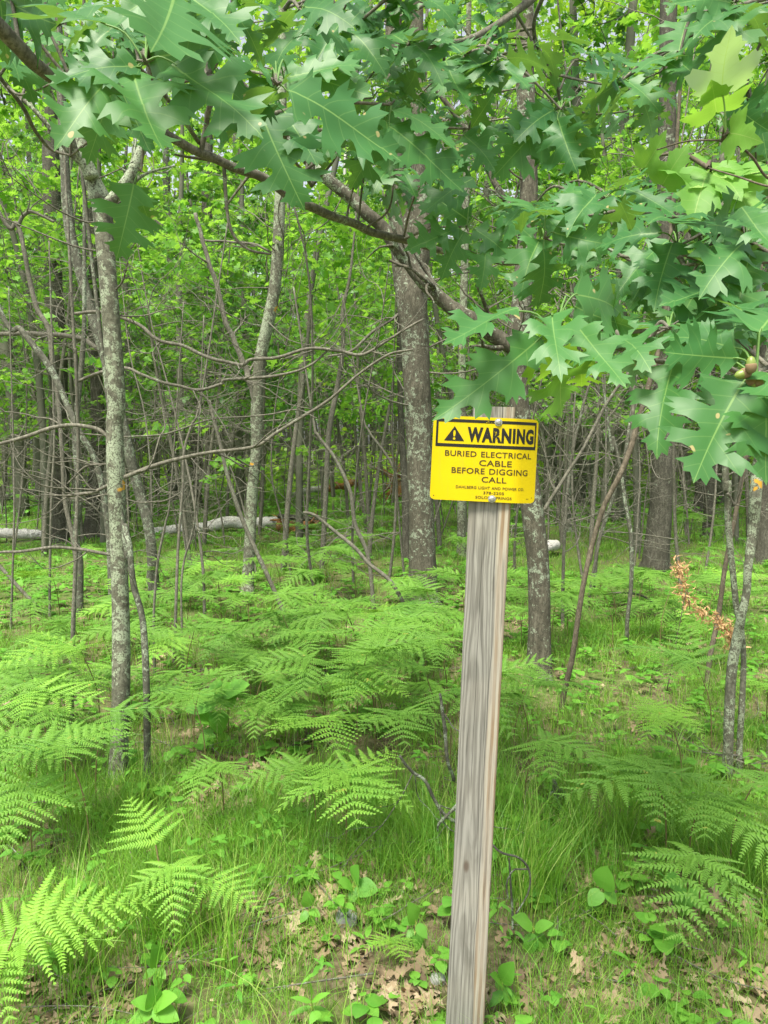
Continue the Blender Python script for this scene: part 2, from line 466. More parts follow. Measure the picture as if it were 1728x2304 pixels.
def put_leaves(buf, tmpl, base, axis, nrm, L, W=1.0, curv=.4, fold=.25, wav=.03, rnd=0.0, side=0.0, seed=0):
    """vectorised: many leaves of one template. base/axis/nrm (n,3); L, W, curv, fold, rnd scalars or (n,)"""
    V0, T0 = tmpl
    base = np.atleast_2d(base); n = len(base)
    ax = np.atleast_2d(axis).astype(float); ax = ax / (np.linalg.norm(ax, axis=1)[:, None] + 1e-9)
    nm = np.atleast_2d(nrm).astype(float) * np.ones((n, 1))
    nm = nm - ax * (nm * ax).sum(1)[:, None]; nm /= np.linalg.norm(nm, axis=1)[:, None] + 1e-9
    sd = np.cross(ax, nm)
    f = lambda q: (np.asarray(q, float) * np.ones(n))[:, None]
    L_, W_, C_, F_, R_, S_, Wv = f(L), f(W), f(curv), f(fold), f(rnd), f(side), f(wav)
    x = V0[:, 0][None, :] * W_; y = V0[:, 1][None, :] * np.ones((n, 1))
    C_ = np.where(np.abs(C_) < 1e-3, 1e-3, C_)
    ph = f(np.random.RandomState(seed).rand(n) * 6.28)
    z = F_ * np.abs(x) * (1 - .5 * np.abs(x)) - .5 * F_ * x * x + Wv * np.sin(9 * y + ph) * np.abs(x) * 2.5 + Wv * np.sin(14 * x + 5 * y + 2 * ph) * .5
    x2 = x + S_ * y * y
    yy = np.sin(C_ * y) / C_ - z * np.sin(C_ * y)
    zz = -(1 - np.cos(C_ * y)) / C_ + z * np.cos(C_ * y)
    Vw = base[:, None, :] + L_[:, :, None] * (sd[:, None, :] * x2[:, :, None] + ax[:, None, :] * yy[:, :, None] + nm[:, None, :] * zz[:, :, None])
    m = len(V0)
    T = (T0[None, :, :] + (np.arange(n) * m)[:, None, None]).reshape(-1, 3)
    A = np.zeros((n, m, 3)); A[:, :, 0] = V0[:, 0]; A[:, :, 1] = V0[:, 1]; A[:, :, 2] = R_
    buf.add(Vw.reshape(-1, 3), T, A.reshape(-1, 3))

# ------------------------------------------------------------------ twigs
def wander(rng, start, d, length, n=8, wiggle=.25, lift=0.0):
    d = np.asarray(d, float); d = d / np.linalg.norm(d)
    p = [np.asarray(start, float)]
    st = length / (n - 1)
    for k in range(n - 1):
        d = d + rng.randn(3) * wiggle + np.array([0, 0, lift])
        d /= np.linalg.norm(d)
        p.append(p[-1] + d * st)
    return np.array(p)
def twig(buf, rng, start, d, length, r, depth=2, wiggle=.2, lift=.02, kids=3, tips=None, sides=5):
    p = wander(rng, start, d, length, 7, wiggle, lift)
    pc = catmull(p, 13)
    tube(buf, pc, np.linspace(r, r * .35, 13), sides if r > .004 else 4, cap=False)
    if tips is not None: tips.append((pc[-1], pc[-1] - pc[-3]))
    if depth > 0:
        for _ in range(rng.randint(max(1, kids - 1), kids + 2)):
            k = rng.randint(3, 12)
            t = pc[k] - pc[k - 1]; t /= np.linalg.norm(t)
            s = np.cross(t, rng.randn(3)); s /= np.linalg.norm(s)
            twig(buf, rng, pc[k], t * .7 + s * .8, length * rng.uniform(.35, .65), r * .5, depth - 1, wiggle, lift, kids, tips, sides)

# ------------------------------------------------------------------ sign and post
PY = 1.75
top = P(1113, 917, PY); bot0 = P(1046, 2304, PY)
axis = top - bot0; axis /= np.linalg.norm(axis)
base_pt = bot0 - axis * 0.35
gz = gh(base_pt[0], PY)
post_e = empty("wooden_post", (base_pt[0], PY, gz), "weathered grey wooden post leaning slightly and carrying the yellow warning sign", "post")
def post_mat():
    m, nt, out = newmat("weathered_wood"); g = N(nt)
    co = g.coord("Object")
    sx = g.node("ShaderNodeSeparateXYZ"); g.lk(co, sx.inputs[0])
    warp = g.noise(g.mapping(co, (3, 3, 1.0)), 2.4, 3, .5)
    warp2 = g.noise(g.mapping(co, (1, 1, .25)), 9, 3, .5)
    xx = g.math('ADD', sx.outputs[0], g.math('ADD', g.math('MULTIPLY', warp, .085), g.math('MULTIPLY', warp2, .02)))
    rn = g.noise(g.mapping(co, (1, 1, .05)), 7, 2, .5)
    fr_ = g.math('MULTIPLY_ADD', rn, 160.0, 190.0)
    ring = g.math('POWER', g.math('MULTIPLY_ADD', g.math('SINE', g.math('MULTIPLY', xx, 300.0)), .5, .5), .6)
    ring2 = g.math('MULTIPLY_ADD', g.math('SINE', g.math('MULTIPLY', xx, 118.0)), .5, .5)
    fine = g.noise(g.mapping(co, (1, 1, .015)), 460, 4, .7)
    fine2 = g.noise(g.mapping(co, (1, 1, .03)), 130, 5, .7, .2)
    big = g.noise(g.mapping(co, (1, 1, .14)), 17, 4, .6, 1.2)
    x_, z_ = sx.outputs[0], sx.outputs[2]
    xo = g.math('ADD', x_, .014)
    cath = g.math('ADD', g.math('MULTIPLY', g.math('MULTIPLY', xo, xo), 3200.0), g.math('ADD', g.math('MULTIPLY', z_, 2.6), g.math('MULTIPLY', warp, 3.2)))
    cv = g.math('MULTIPLY_ADD', g.math('SINE', g.math('MULTIPLY', cath, 6.283)), .5, .5)
    cfine = g.math('MULTIPLY_ADD', g.math('SINE', g.math('MULTIPLY', cath, 25.0)), .5, .5)
    grey = g.mix(g.smooth(cv, .1, .8), (.20, .197, .172), (.325, .32, .285))
    grey = g.mix(g.math('MULTIPLY', cfine, .10), grey, (.15, .14, .118))
    grey = g.mix(g.math('MULTIPLY', g.smooth(big, .52, .66), .7), grey, (.125, .12, .10))
    grey = g.mix(g.math('MULTIPLY', g.smooth(g.noise(co, 5, 2), .45, .65), .35), grey, (.36, .335, .28))
    srr = g.math('MULTIPLY_ADD', g.math('SINE', g.math('MULTIPLY', g.math('ADD', x_, g.math('MULTIPLY', warp, .02)), 420.0)), .5, .5)
    sapr = g.mix(g.smooth(srr, .2, .8), (.27, .195, .12), (.41, .375, .30))
    sapr = g.mix(g.math('MULTIPLY', g.smooth(g.noise(g.mapping(co, (1, 1, .2)), 20, 3), .4, .6), .6), sapr, (.36, .335, .285))
    wob_ = g.noise(g.mapping(co, (0, 0, 1)), 2.6, 2, .5)
    line = g.math('MULTIPLY_ADD', g.math('SUBTRACT', wob_, .5), .026, .017)
    dx_ = g.math('SUBTRACT', x_, line)
    c = g.mix(g.smooth(dx_, 0, .006), grey, sapr)
    c = g.mix(g.math('MULTIPLY', g.smooth(fine, .48, .66), .45), c, (.06, .056, .048))
    c = g.mix(g.math('MULTIPLY', g.smooth(fine2, .50, .75), .35), c, (.40, .39, .35))
    c = g.mix(g.math('MULTIPLY', g.smooth(g.noise(g.mapping(co, (1, 1, .04)), 75, 3, .6), .56, .64), .42), c, (.06, .056, .048))
    # long drying cracks
    k1 = g.math('SUBTRACT', 1.0, g.smooth(g.math('ABSOLUTE', dx_), .0003, .0013))
    line2 = g.math('MULTIPLY_ADD', g.math('SUBTRACT', g.noise(g.mapping(co, (0, 0, 1)), 4.0, 3, .5), .5), .010, -.012)
    k2 = g.math('SUBTRACT', 1.0, g.smooth(g.math('ABSOLUTE', g.math('SUBTRACT', x_, line2)), .0002, .0009))
    k2 = g.math('MULTIPLY', k2, g.smooth(g.noise(g.mapping(co, (0, 0, 1)), 1.7, 1), .40, .48))
    ck = g.noise(g.mapping(co, (1, .3, .02)), 90, 2, .5)
    crack = g.math('MAXIMUM', g.math('MAXIMUM', g.math('MULTIPLY', k1, .75), k2), g.smooth(ck, .70, .74))
    c = g.mix(g.math('MULTIPLY', crack, .85), c, (.035, .03, .025))
    # knot
    kd = g.node("ShaderNodeVectorMath", operation='LENGTH')
    sub = g.node("ShaderNodeVectorMath", operation='SUBTRACT'); g.lk(co, sub.inputs[0]); sub.inputs[1].default_value = (-.014, -.03, .78)
    mk = g.mapping(sub.outputs[0], (1, .3, .45)); g.lk(mk, kd.inputs[0])
    kn = g.math('SUBTRACT', 1.0, g.smooth(kd.outputs["Value"], .004, .010))
    c = g.mix(g.math('MULTIPLY', kn, .8), c, (.10, .07, .05))
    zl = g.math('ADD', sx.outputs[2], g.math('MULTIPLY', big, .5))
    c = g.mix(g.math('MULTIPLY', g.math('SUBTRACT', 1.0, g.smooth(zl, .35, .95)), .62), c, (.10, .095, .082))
    pb = g.node("ShaderNodeBsdfPrincipled"); g.lk(c, pb.inputs["Base Color"])
    pb.inputs["Roughness"].default_value = .85; pb.inputs["Specular IOR Level"].default_value = .25
    h = g.math('SUBTRACT', g.math('ADD', g.math('MULTIPLY', ring, .5), fine2), g.math('MULTIPLY', crack, 2.0))
    g.lk(g.bump(h, .55, .004), pb.inputs["Normal"])
    g.lk(pb.outputs[0], out.inputs[0]); return m
# local frame: z along the post, x across, y away from the camera, turned a little so that the right flank shows
rx = np.array([1.0, 0, 0]); rx = rx - axis * rx.dot(axis); rx /= np.linalg.norm(rx)
ry = np.cross(axis, rx)
yaw = rad(-9)
fx = rx * math.cos(yaw) + ry * math.sin(yaw); fy = -rx * math.sin(yaw) + ry * math.cos(yaw)
Mp = Matrix((( fx[0], fy[0], axis[0], 0), (fx[1], fy[1], axis[1], 0), (fx[2], fy[2], axis[2], 0), (0, 0, 0, 1)))
post_o = None
def beam(name, hw, hd, z0, z1, mat, nz=60):
    bev = .005
    c = []
    for sx_, sy_ in ((1, 1), (-1, 1), (-1, -1), (1, -1)):
        for q in range(3):
            a = q / 2 * math.pi / 2
            off = {(1, 1): 0, (-1, 1): 1, (-1, -1): 2, (1, -1): 3}[(sx_, sy_)] * math.pi / 2
            c.append((sx_ * (hw - bev) + bev * math.cos(a + off), sy_ * (hd - bev) + bev * math.sin(a + off)))
    # extra points along the front and back faces
    c = np.array(c); ring = []
    for k in range(len(c)):
        a_, b_ = c[k], c[(k + 1) % len(c)]
        mm = 8 if np.linalg.norm(b_ - a_) > .02 else 1
        for q in range(mm): ring.append(a_ + (b_ - a_) * q / mm)
    ring = np.array(ring); m_ = len(ring)
    zs = np.linspace(z0, z1, nz); Vs = []
    for z in zs:
        q = np.column_stack([ring, np.full(m_, z)])
        w = (noise3(np.column_stack([q[:, 0] * 30, q[:, 1] * 30, q[:, 2] * 2.2]), 8) - .5) * .003 + (noise3(np.array([[0, 0, z * 3.0]]), 4)[0] - .5) * .003
        q[:, :2] *= (1 + w[:, None] / hw)
        Vs.append(q)
    Vs = np.concatenate(Vs); n_ = len(zs)
    i_ = np.arange(n_ - 1)[:, None] * m_; j_ = np.arange(m_)[None, :]; k_ = (j_ + 1) % m_
    A_, B_, C_, D_ = (i_ + j_).ravel(), (i_ + k_).ravel(), (i_ + m_ + k_).ravel(), (i_ + m_ + j_).ravel()
    Tt = np.concatenate([np.stack([A_, B_, C_], 1), np.stack([A_, C_, D_], 1)])
    Vs = np.vstack([Vs, [0, 0, z1 + .001]]); ci = len(Vs) - 1
    jj = np.arange(m_); kk = (jj + 1) % m_
    Tt = np.concatenate([Tt, np.stack([np.full(m_, ci), (n_ - 1) * m_ + jj, (n_ - 1) * m_ + kk], 1)])
    bb = Buf(); bb.add(Vs, Tt); return bb.mesh(name, mat, smooth=False)
plen = float(np.linalg.norm(top - base_pt)) 
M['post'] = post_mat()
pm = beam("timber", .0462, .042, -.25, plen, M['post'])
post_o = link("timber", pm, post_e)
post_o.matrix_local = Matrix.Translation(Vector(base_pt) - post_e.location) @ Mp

# ---- the sign plate
TL, TR, BR, BL = (974, 932), (1220, 943), (1213, 1138), (967, 1122)
SYp = PY - .055
cS = P((TL[0] + BR[0]) / 2 + .5, (TL[1] + BR[1]) / 2 - .5, SYp)
su = P(*TR, SYp) - P(*TL, SYp); Wd = float(np.linalg.norm(su)); su /= Wd
sv = P(*BL, SYp) - P(*TL, SYp); Hh = float(np.linalg.norm(sv)); sv -= su * su.dot(sv); sv /= np.linalg.norm(sv)
sn = np.cross(su, sv)      # away from the camera
if sn[1] < 0: sn = -sn
yaw_s = rad(-4)
su2 = su * math.cos(yaw_s) + sn * math.sin(yaw_s); sn2 = -su * math.sin(yaw_s) + sn * math.cos(yaw_s)
sign_e = empty("warning_sign", cS, "yellow metal warning sign with black lettering bolted to the wooden post", "sign")
BEND = .78
def S3(u, v, off=0.0):
    """sign surface: u,v 0..1, off = millimetres toward the camera (in m); the right quarter is bent back"""
    u = np.asarray(u, float); v = np.asarray(v, float)
    ub = BEND + .03 * (v - .5)
    xx = (u - .5) * Wd
    t = np.clip((u - ub) * Wd + .012, 0, None)
    ang = .52
    soft = np.clip(t / .024, 0, 1)
    back = np.where(t < .024, t * t / .048 * math.sin(ang), (t - .012) * math.sin(ang))
    xr = xx - np.where(t < .024, t * t / .048, t - .012) * (1 - math.cos(ang))
    back = back + .0025 * np.sin(u * 3.1) * 0.6 - .002 * (np.clip(.15 - u, 0, 1) / .15) ** 2
    yy = (v - .5) * Hh
    off = np.asarray(off, float)
    pts = su2 * xr[..., None] + sv * yy[..., None] + sn2 * (back - off * np.cos(ang * soft))[..., None]
    pts = pts - su2 * (off * np.sin(ang * soft) * -1)[..., None] * 0
    return pts
def sign_plate():
    nu, nv = 48, 16
    rr_ = .045
    def clampu(v):
        # rounded corners: horizontal inset as a function of height
        r_v = rr_ * Wd / Hh
        d = max(0.0, r_v - v, v - (1 - r_v)) / r_v
        return rr_ * (1 - math.sqrt(max(0, 1 - d * d)))
    vs_ = np.concatenate([np.linspace(0, .058, 7), np.linspace(.1, .9, nv), np.linspace(1 - .058, 1, 7)])
    Vf, Vb = [], []
    for v in vs_:
        ins = clampu(v)
        us_ = ins + (1 - 2 * ins) * np.linspace(0, 1, nu)
        Vf.append(S3(us_, np.full(nu, v), .0006)); Vb.append(S3(us_, np.full(nu, v), -.0009))
    Vf = np.concatenate(Vf); Vb = np.concatenate(Vb); m = len(vs_)
    i_ = (np.arange(m - 1)[:, None] * nu + np.arange(nu - 1)[None, :]).ravel()
    Tf = np.concatenate([np.stack([i_, i_ + nu, i_ + nu + 1], 1), np.stack([i_, i_ + nu + 1, i_ + 1], 1)])
    Tb = Tf[:, ::-1] + len(Vf)
    loop = list(range(nu)) + [r * nu + nu - 1 for r in range(1, m)] + [(m - 1) * nu + q for q in range(nu - 2, -1, -1)] + [r * nu for r in range(m - 2, 0, -1)]
    E = []
    for a_, b_ in zip(loop, loop[1:] + loop[:1]):
        E += [(a_, b_, b_ + len(Vf)), (a_, b_ + len(Vf), a_ + len(Vf))]
    bb = Buf(); bb.add(np.vstack([Vf, Vb]), np.vstack([Tf, Tb, np.array(E)])); return bb
def sign_mat():
    m, nt, out = newmat("yellow_paint"); g = N(nt)
    co = g.coord("Object")
    n = g.noise(co, 22, 3); n2 = g.noise(co, 300, 2)
    c = g.mix(n, (.66, .51, .002), (.60, .46, .002))
    c = g.mix(g.smooth(n2, .74, .80), c, (.38, .28, .02))
    st_ = g.noise(g.mapping(co, (1, 1, .12)), 45, 4, .65)
    c = g.mix(g.math('MULTIPLY', g.smooth(st_, .52, .75), .22), c, (.40, .33, .06))
    pb = g.node("ShaderNodeBsdfPrincipled"); g.lk(c, pb.inputs["Base Color"])
    pb.inputs["Roughness"].default_value = .45; pb.inputs["Specular IOR Level"].default_value = .25
    g.lk(g.bump(n, .08, .004), pb.inputs["Normal"])
    g.lk(pb.outputs[0], out.inputs[0]); return m
M['yellow'] = sign_mat()
link("plate", sign_plate().mesh("plate", M['yellow'], smooth=False), sign_e)
def flat_patch(name, polys, mat, off=.0012, cuts=.02):
    """polygons in (u,v): rectangles (u0,v0,u1,v1) or triangle fans, laid on the bent plate with a hair of thickness"""
    bb = Buf()
    for pl in polys:
        if len(pl) == 4 and not isinstance(pl[0], tuple):
            u0, v0, u1, v1 = pl
            nu = max(2, int((u1 - u0) / cuts) + 1); nv = max(2, int((v1 - v0) / .1) + 1)
            U, V_ = np.meshgrid(np.linspace(u0, u1, nu), np.linspace(v0, v1, nv))
            pts = S3(U.ravel(), V_.ravel(), off)
            i_ = (np.arange(nv - 1)[:, None] * nu + np.arange(nu - 1)[None, :]).ravel()
            bb.add(pts, np.concatenate([np.stack([i_, i_ + nu, i_ + nu + 1], 1), np.stack([i_, i_ + nu + 1, i_ + 1], 1)]))
        else:
            U = np.array([q[0] for q in pl]); V_ = np.array([q[1] for q in pl])
            pts = S3(U, V_, off); k_ = np.arange(1, len(pl) - 1)
            bb.add(pts, np.stack([0 * k_, k_, k_ + 1], 1))
    return link(name, bb.mesh(name, mat, smooth=False), sign_e)
flat_patch("black_border", [(.028, .035, .978, .070), (.028, .325, .978, .362), (.028, .070, .048, .325), (.962, .070, .978, .325)], M['black'])
flat_patch("hazard_triangle", [[(.197, .118), (.104, .292), (.290, .292)]], M['black'])
ex = []
ex.append([(.190, .170), (.204, .170), (.2085, .20), (.2035, .24), (.1905, .24), (.1855, .20)])
def disc(u, v, r, n=14): return [(u + r * math.cos(t) / Wd, v + r * math.sin(t) / Hh) for t in np.linspace(0, 2 * math.pi, n, endpoint=False)]
ex.append(disc(.197, .266, .0027))
flat_patch("exclamation_mark", ex, M['yellow'], .0018)
def text_part(name, body, u0, u1, v0, v1, mat, bold=0.0, off=.0014, mid=.0):
    cu = bpy.data.curves.new("lettering", 'FONT'); cu.body = body; cu.size = 1.0; cu.offset = bold; cu.fill_mode = 'FRONT'
    cu.resolution_u = 3
    cu.space_word = 1.25; cu.space_character = 1.12 if bold > .03 else 1.05
    tmp = bpy.data.objects.new("lettering", cu); COL.objects.link(tmp)
    dg = bpy.context.evaluated_depsgraph_get(); dg.update()
    me0 = tmp.evaluated_get(dg).to_mesh()
    me0.calc_loop_triangles()
    co = np.array([v.co[:] for v in me0.vertices]); tr = np.array([t.vertices[:] for t in me0.loop_triangles])
    tmp.evaluated_get(dg).to_mesh_clear()
    bpy.data.objects.remove(tmp); bpy.data.curves.remove(cu)
    x0, x1 = co[:, 0].min(), co[:, 0].max(); y0, y1 = co[:, 1].min(), co[:, 1].max()
    # cut long triangles so that the lettering follows the bend
    for _ in range(2):
        nt_, nv_ = [], list(co)
        for a_, b_, c_ in tr:
            pa, pb_, pc_ = nv_[a_], nv_[b_], nv_[c_]
            ls = [np.linalg.norm(pb_ - pa), np.linalg.norm(pc_ - pb_), np.linalg.norm(pa - pc_)]
            k_ = int(np.argmax(ls))
            if ls[k_] > .3:
                A3 = (a_, b_, c_); p_, q_, r_ = A3[k_], A3[(k_ + 1) % 3], A3[(k_ + 2) % 3]
                nv_.append((nv_[p_] + nv_[q_]) / 2); m_ = len(nv_) - 1
                nt_ += [(p_, m_, r_), (m_, q_, r_)]
            else: nt_.append((a_, b_, c_))
        co = np.array(nv_); tr = np.array(nt_)
    U = u0 + (co[:, 0] - x0) / (x1 - x0) * (u1 - u0); V_ = v1 - (co[:, 1] - y0) / (y1 - y0) * (v1 - v0)
    bb = Buf(); bb.add(S3(U, V_, off), tr)
    return link(name, bb.mesh(name, mat, smooth=False), sign_e)
text_part("heading", "WARNING", .315, .952, .118, .298, M['black'], .052)
text_part("wording", "BURIED ELECTRICAL", .120, .935, .405, .472, M['brown_print'], .012)
text_part("wording", "CABLE", .437, .735, .505, .575, M['brown_print'], .012)
text_part("wording", "BEFORE DIGGING", .188, .905, .603, .673, M['brown_print'], .012)
text_part("wording", "CALL", .467, .695, .702, .770, M['brown_print'], .012)
text_part("wording", "DAHLBERG LIGHT AND POWER CO.", .235, .875, .818, .852, M['brown_print'], .014)
text_part("wording", "378-2205", .490, .680, .876, .910, M['brown_print'], .014)
text_part("wording", "SOLON SPRINGS", .420, .752, .932, .966, M['brown_print'], .014)
rngc = np.random.RandomState(2)
chips = []
for cu_, cv_, k in ((.575, .18, 5), (.60, .21, 6), (.585, .26, 5), (.50, .055, 4), (.545, .05, 3)):
    for _ in range(k):
        a_ = cu_ + rngc.randn() * .012; b_ = cv_ + rngc.randn() * .014; s_ = rngc.uniform(.002, .006)
        q_ = rngc.rand() * 6.28
        chips.append([(a_ + s_ * math.cos(q_ + t) * rngc.uniform(.4, 1.5), b_ + s_ * math.sin(q_ + t)) for t in (0, 1.3, 2.6, 4.2)])
flat_patch("paint_chips", chips, M['yellow'], .0020)
flat_patch("rivet_hole", [disc(.035, .952, .0013)], M['black'])
flat_patch("rivet_hole", [disc(.965, .935, .0011)], M['black'])
flat_patch("small_print", [(.905, .945, .912, .957), (.916, .946, .930, .950), (.918, .953, .928, .956)], M['brown_print'])
def bolt(u, v):
    c = S3(np.array([u]), np.array([v]), 0.0)[0]
    bb = Buf(); prof = [(.0085, 0), (.0085, .0012), (.0055, .0014), (.0055, .0045), (.0035, .0058), (0.0001, .006)]
    ring = []
    for r_, h_ in prof:
        n_ = 18
        for t in range(n_):
            a_ = t / n_ * 2 * math.pi
            q = r_ if r_ != .0055 else r_ * (1 + .05 * math.cos(6 * a_))
            ring.append(c + su2 * math.cos(a_) * q + sv * math.sin(a_) * q - sn2 * (h_ + .001))
    n_ = 18; Tt = []
    for k in range(len(prof) - 1):
        for t in range(n_):
            a_, b_ = k * n_ + t, k * n_ + (t + 1) % n_
            Tt += [(a_, b_, b_ + n_), (a_, b_ + n_, a_ + n_)]
    bb.add(np.array(ring), np.array(Tt)); return link("bolt", bb.mesh("bolt", M['metal'], smooth=False), sign_e)
bolt(.592, .052); bolt(.572, .962)

# ------------------------------------------------------------------ trees with a traced course
RNG = np.random.RandomState(11)
def pix_path(pts, Y, lean=0.0):
    """pts (x, y, w) in photograph pixels -> points and radii at distance Y; the last point stands on the ground"""
    q = [P(x, y, Y + lean * k) for k, (x, y, w) in enumerate(pts)]
    r = [w / F * Y / 2 for x, y, w in pts]
    return np.array(q), np.array(r)
def trunk_path(pts, Y, extend=2.5, wob=.02, seed=0):
    rg = np.random.RandomState(seed)
    oy = np.cumsum(rg.randn(len(pts))) * wob; oy -= oy[-1]
    q = np.array([P(a_, b_, Y + o_) for (a_, b_, w_), o_ in zip(pts, oy)]); r = np.array([w_ / F * Y / 2 for a_, b_, w_ in pts])
    if extend > 0:
        d = q[0] - q[1]; d /= np.linalg.norm(d); d = d * .6 + np.array([0, 0, .6])
        q = np.vstack([q[0] + d * extend, q]); r = np.concatenate([[r[0] * .6], r])
    base = q[-1].copy(); base[2] = gh(base[0], base[1]) - .03
    q = np.vstack([q, base]) if q[-1][2] > base[2] + .02 else np.vstack([q[:-1], base])
    if len(r) < len(q): r = np.concatenate([r, [r[-1] * 1.12]])
    n = max(10, int(np.sum(np.linalg.norm(np.diff(q, axis=0), axis=1)) / .035))
    n = min(n, 170)
    qq = catmull(q, n)
    rr_ = np.interp(np.linspace(0, len(q) - 1, n), np.arange(len(q)), r)
    z = qq[:, 2] - base[2]
    rr_ = rr_ * (1 + .25 * np.exp(-z / (.10 + r[-1])))
    return qq, rr_, base

def dead_branches(buf, rng, path, rads, n, zlo, zhi, lmin, lmax, wig=.2, kids=3, depth=2, lift=.02, rmul=.12):
    idx = [k for k in range(len(path)) if zlo < path[k][2] < zhi]
    if not idx: return
    for _ in range(n):
        k = idx[rng.randint(len(idx))]
        a = rng.uniform(0, 6.28)
        L = rng.uniform(lmin, lmax)
        d = np.array([math.cos(a), math.sin(a) * .7, rng.uniform(-.15, .5)])
        twig(buf, rng, path[k], d, L, min(max(.0026, rads[k] * rmul), .010), depth, wig, lift, kids)

def branch_px(buf, pts, Y, lean=0.0, sides=7, seed=0, kids=0, rng=None):
    q, r = pix_path(pts, Y, lean)
    n = max(12, len(q) * 7)
    qq = catmull(q, n); rr_ = np.interp(np.linspace(0, len(q) - 1, n), np.arange(len(q)), r)
    ln = np.linalg.norm(q[-1] - q[0])
    w = (noise3(qq * 9, seed + 3) - .5)[:, None] * np.array([.02, .05, .025]); w *= np.minimum(1, np.arange(n) / 6.0)[:, None]
    qq = qq + w
    tube(buf, qq, rr_, sides, .12, 40, seed, cap=True, stretch=1)
    if kids and rng is not None:
        for _ in range(kids):
            k = rng.randint(3, n - 2); t = qq[k] - qq[k - 1]; t /= np.linalg.norm(t)
            s = np.cross(t, rng.randn(3)); s /= np.linalg.norm(s)
            twig(buf, rng, qq[k], t * .8 + s * .7, rng.uniform(.15, .5), max(.0016, rr_[k] * .45), 1, .22, .02, 2)

def px_tree(name, label, cat, mat, pts, limbs=(), twigs=0, tz=(1.0, 3.4), tl=(.3, .9), crown=None, group=None, sides=None, bump=.12, extend=2.5, seed=1, Y=None, stems=(), bs=14):
    Y = Y or GY(pts[-1][1], 0.0)
    rng = np.random.RandomState(seed)
    qq, rr_, base = trunk_path(pts, Y, extend, seed=seed)
    e = empty(name, base, label, cat, group)
    bt = Buf()
    sd = sides or int(np.clip(rr_.max() * 260, 7, 30))
    tube(bt, qq, rr_, sd, bump, bs, seed)
    part("trunk", bt, M[mat], e)
    for st in stems:
        q2, r2 = pix_path(st, Y)
        d = q2[0] - q2[1]; d /= np.linalg.norm(d)
        if st[0][1] < 60: q2 = np.vstack([q2[0] + d * 2, q2]); r2 = np.concatenate([[r2[0] * .6], r2])
        b2 = Buf(); n = max(20, int(np.sum(np.linalg.norm(np.diff(q2, axis=0), axis=1)) / .04)); n = min(n, 120)
        tube(b2, catmull(q2, n), np.interp(np.linspace(0, len(q2) - 1, n), np.arange(len(q2)), r2), max(7, sd - 4), bump, bs, seed + 5)
        part("limb", b2, M[mat], e)
    for li, lb in enumerate(limbs):
        b2 = Buf(); ldp = lb[1] if isinstance(lb, tuple) else 0.0; l_ = lb[0] if isinstance(lb, tuple) else lb
        branch_px(b2, l_, Y, ldp, 9 if l_[0][2] > 15 else 6, seed + li, 5, rng)
        part("branch", b2, M[mat if l_[0][2] > 15 else 'bark_twig'], e)
    if twigs:
        for _ in range(twigs):
            b3 = Buf(); dead_branches(b3, rng, qq, rr_, 1, tz[0], tz[1], tl[0], tl[1])
            if b3.n: part("dead_branch", b3, M['bark_twig'], e)
    return e, qq

def foliage_cloud(rng, tmpls, n_br, z0, z1, R, n_leaf, Lf, top_taper=.5, flat=.5, lean=0.0, woodbuf=None, r0=.02):
    """leaves carried on spreading sprays round an axis; returns Buf"""
    bf = Buf(); B, Ax, Nm = [], [], []
    for k in range(n_br):
        h = rng.uniform(0, 1); z = z0 + (z1 - z0) * h; a = rng.uniform(0, 6.28)
        rl = R * (1 - top_taper * h) * rng.uniform(.45, 1.05)
        d = np.array([math.cos(a), math.sin(a), rng.uniform(.0, .55)])
        p = catmull(wander(rng, (0, 0, z - rl * .15), d, rl, 6, .22, .03), 12)
        if woodbuf is not None: tube(woodbuf, p, np.linspace(r0 * .35 * (1.2 - h), .003, 12), 4, cap=False)
        spr = [p]
        for _ in range(4):
            q = rng.randint(3, 11); t = p[q] - p[q - 1]; t /= np.linalg.norm(t)
            s = np.array([-t[1], t[0], 0]) * rng.choice([-1, 1])
            p2 = catmull(wander(rng, p[q], t * .6 + s * .8 + np.array([0, 0, .1]), rl * .45, 4, .2, .0), 7)
            spr.append(p2)
            if woodbuf is not None: tube(woodbuf, p2, np.linspace(.004, .002, 7), 3, cap=False)
        for s_ in spr:
            m = max(2, int(n_leaf / n_br / 5))
            for _ in range(m):
                q = rng.randint(2, len(s_)); t = s_[q] - s_[q - 1]; t /= np.linalg.norm(t) + 1e-9
                dd = t * .4 + rng.randn(3) * np.array([.8, .8, .35]) + np.array([0, 0, -.25])
                B.append(s_[q] + rng.randn(3) * .03); Ax.append(dd)
                Nm.append(np.array([0, 0, 1.0]) * (1 if flat > 0 else 0) * .8 + rng.randn(3) * (1 - flat) + np.array([0, -.35, 0]))
    B, Ax, Nm = np.array(B), np.array(Ax), np.array(Nm); n = len(B)
    which = rng.randint(0, len(tmpls), n)
    for w in range(len(tmpls)):
        s = which == w
        if s.any():
            k = s.sum()
            put_leaves(bf, tmpls[w], B[s], Ax[s], Nm[s], Lf * rng.uniform(.65, 1.2, k), 1.0, rng.uniform(.1, .8, k), .2, .03, rng.rand(k), seed=3)
    return bf

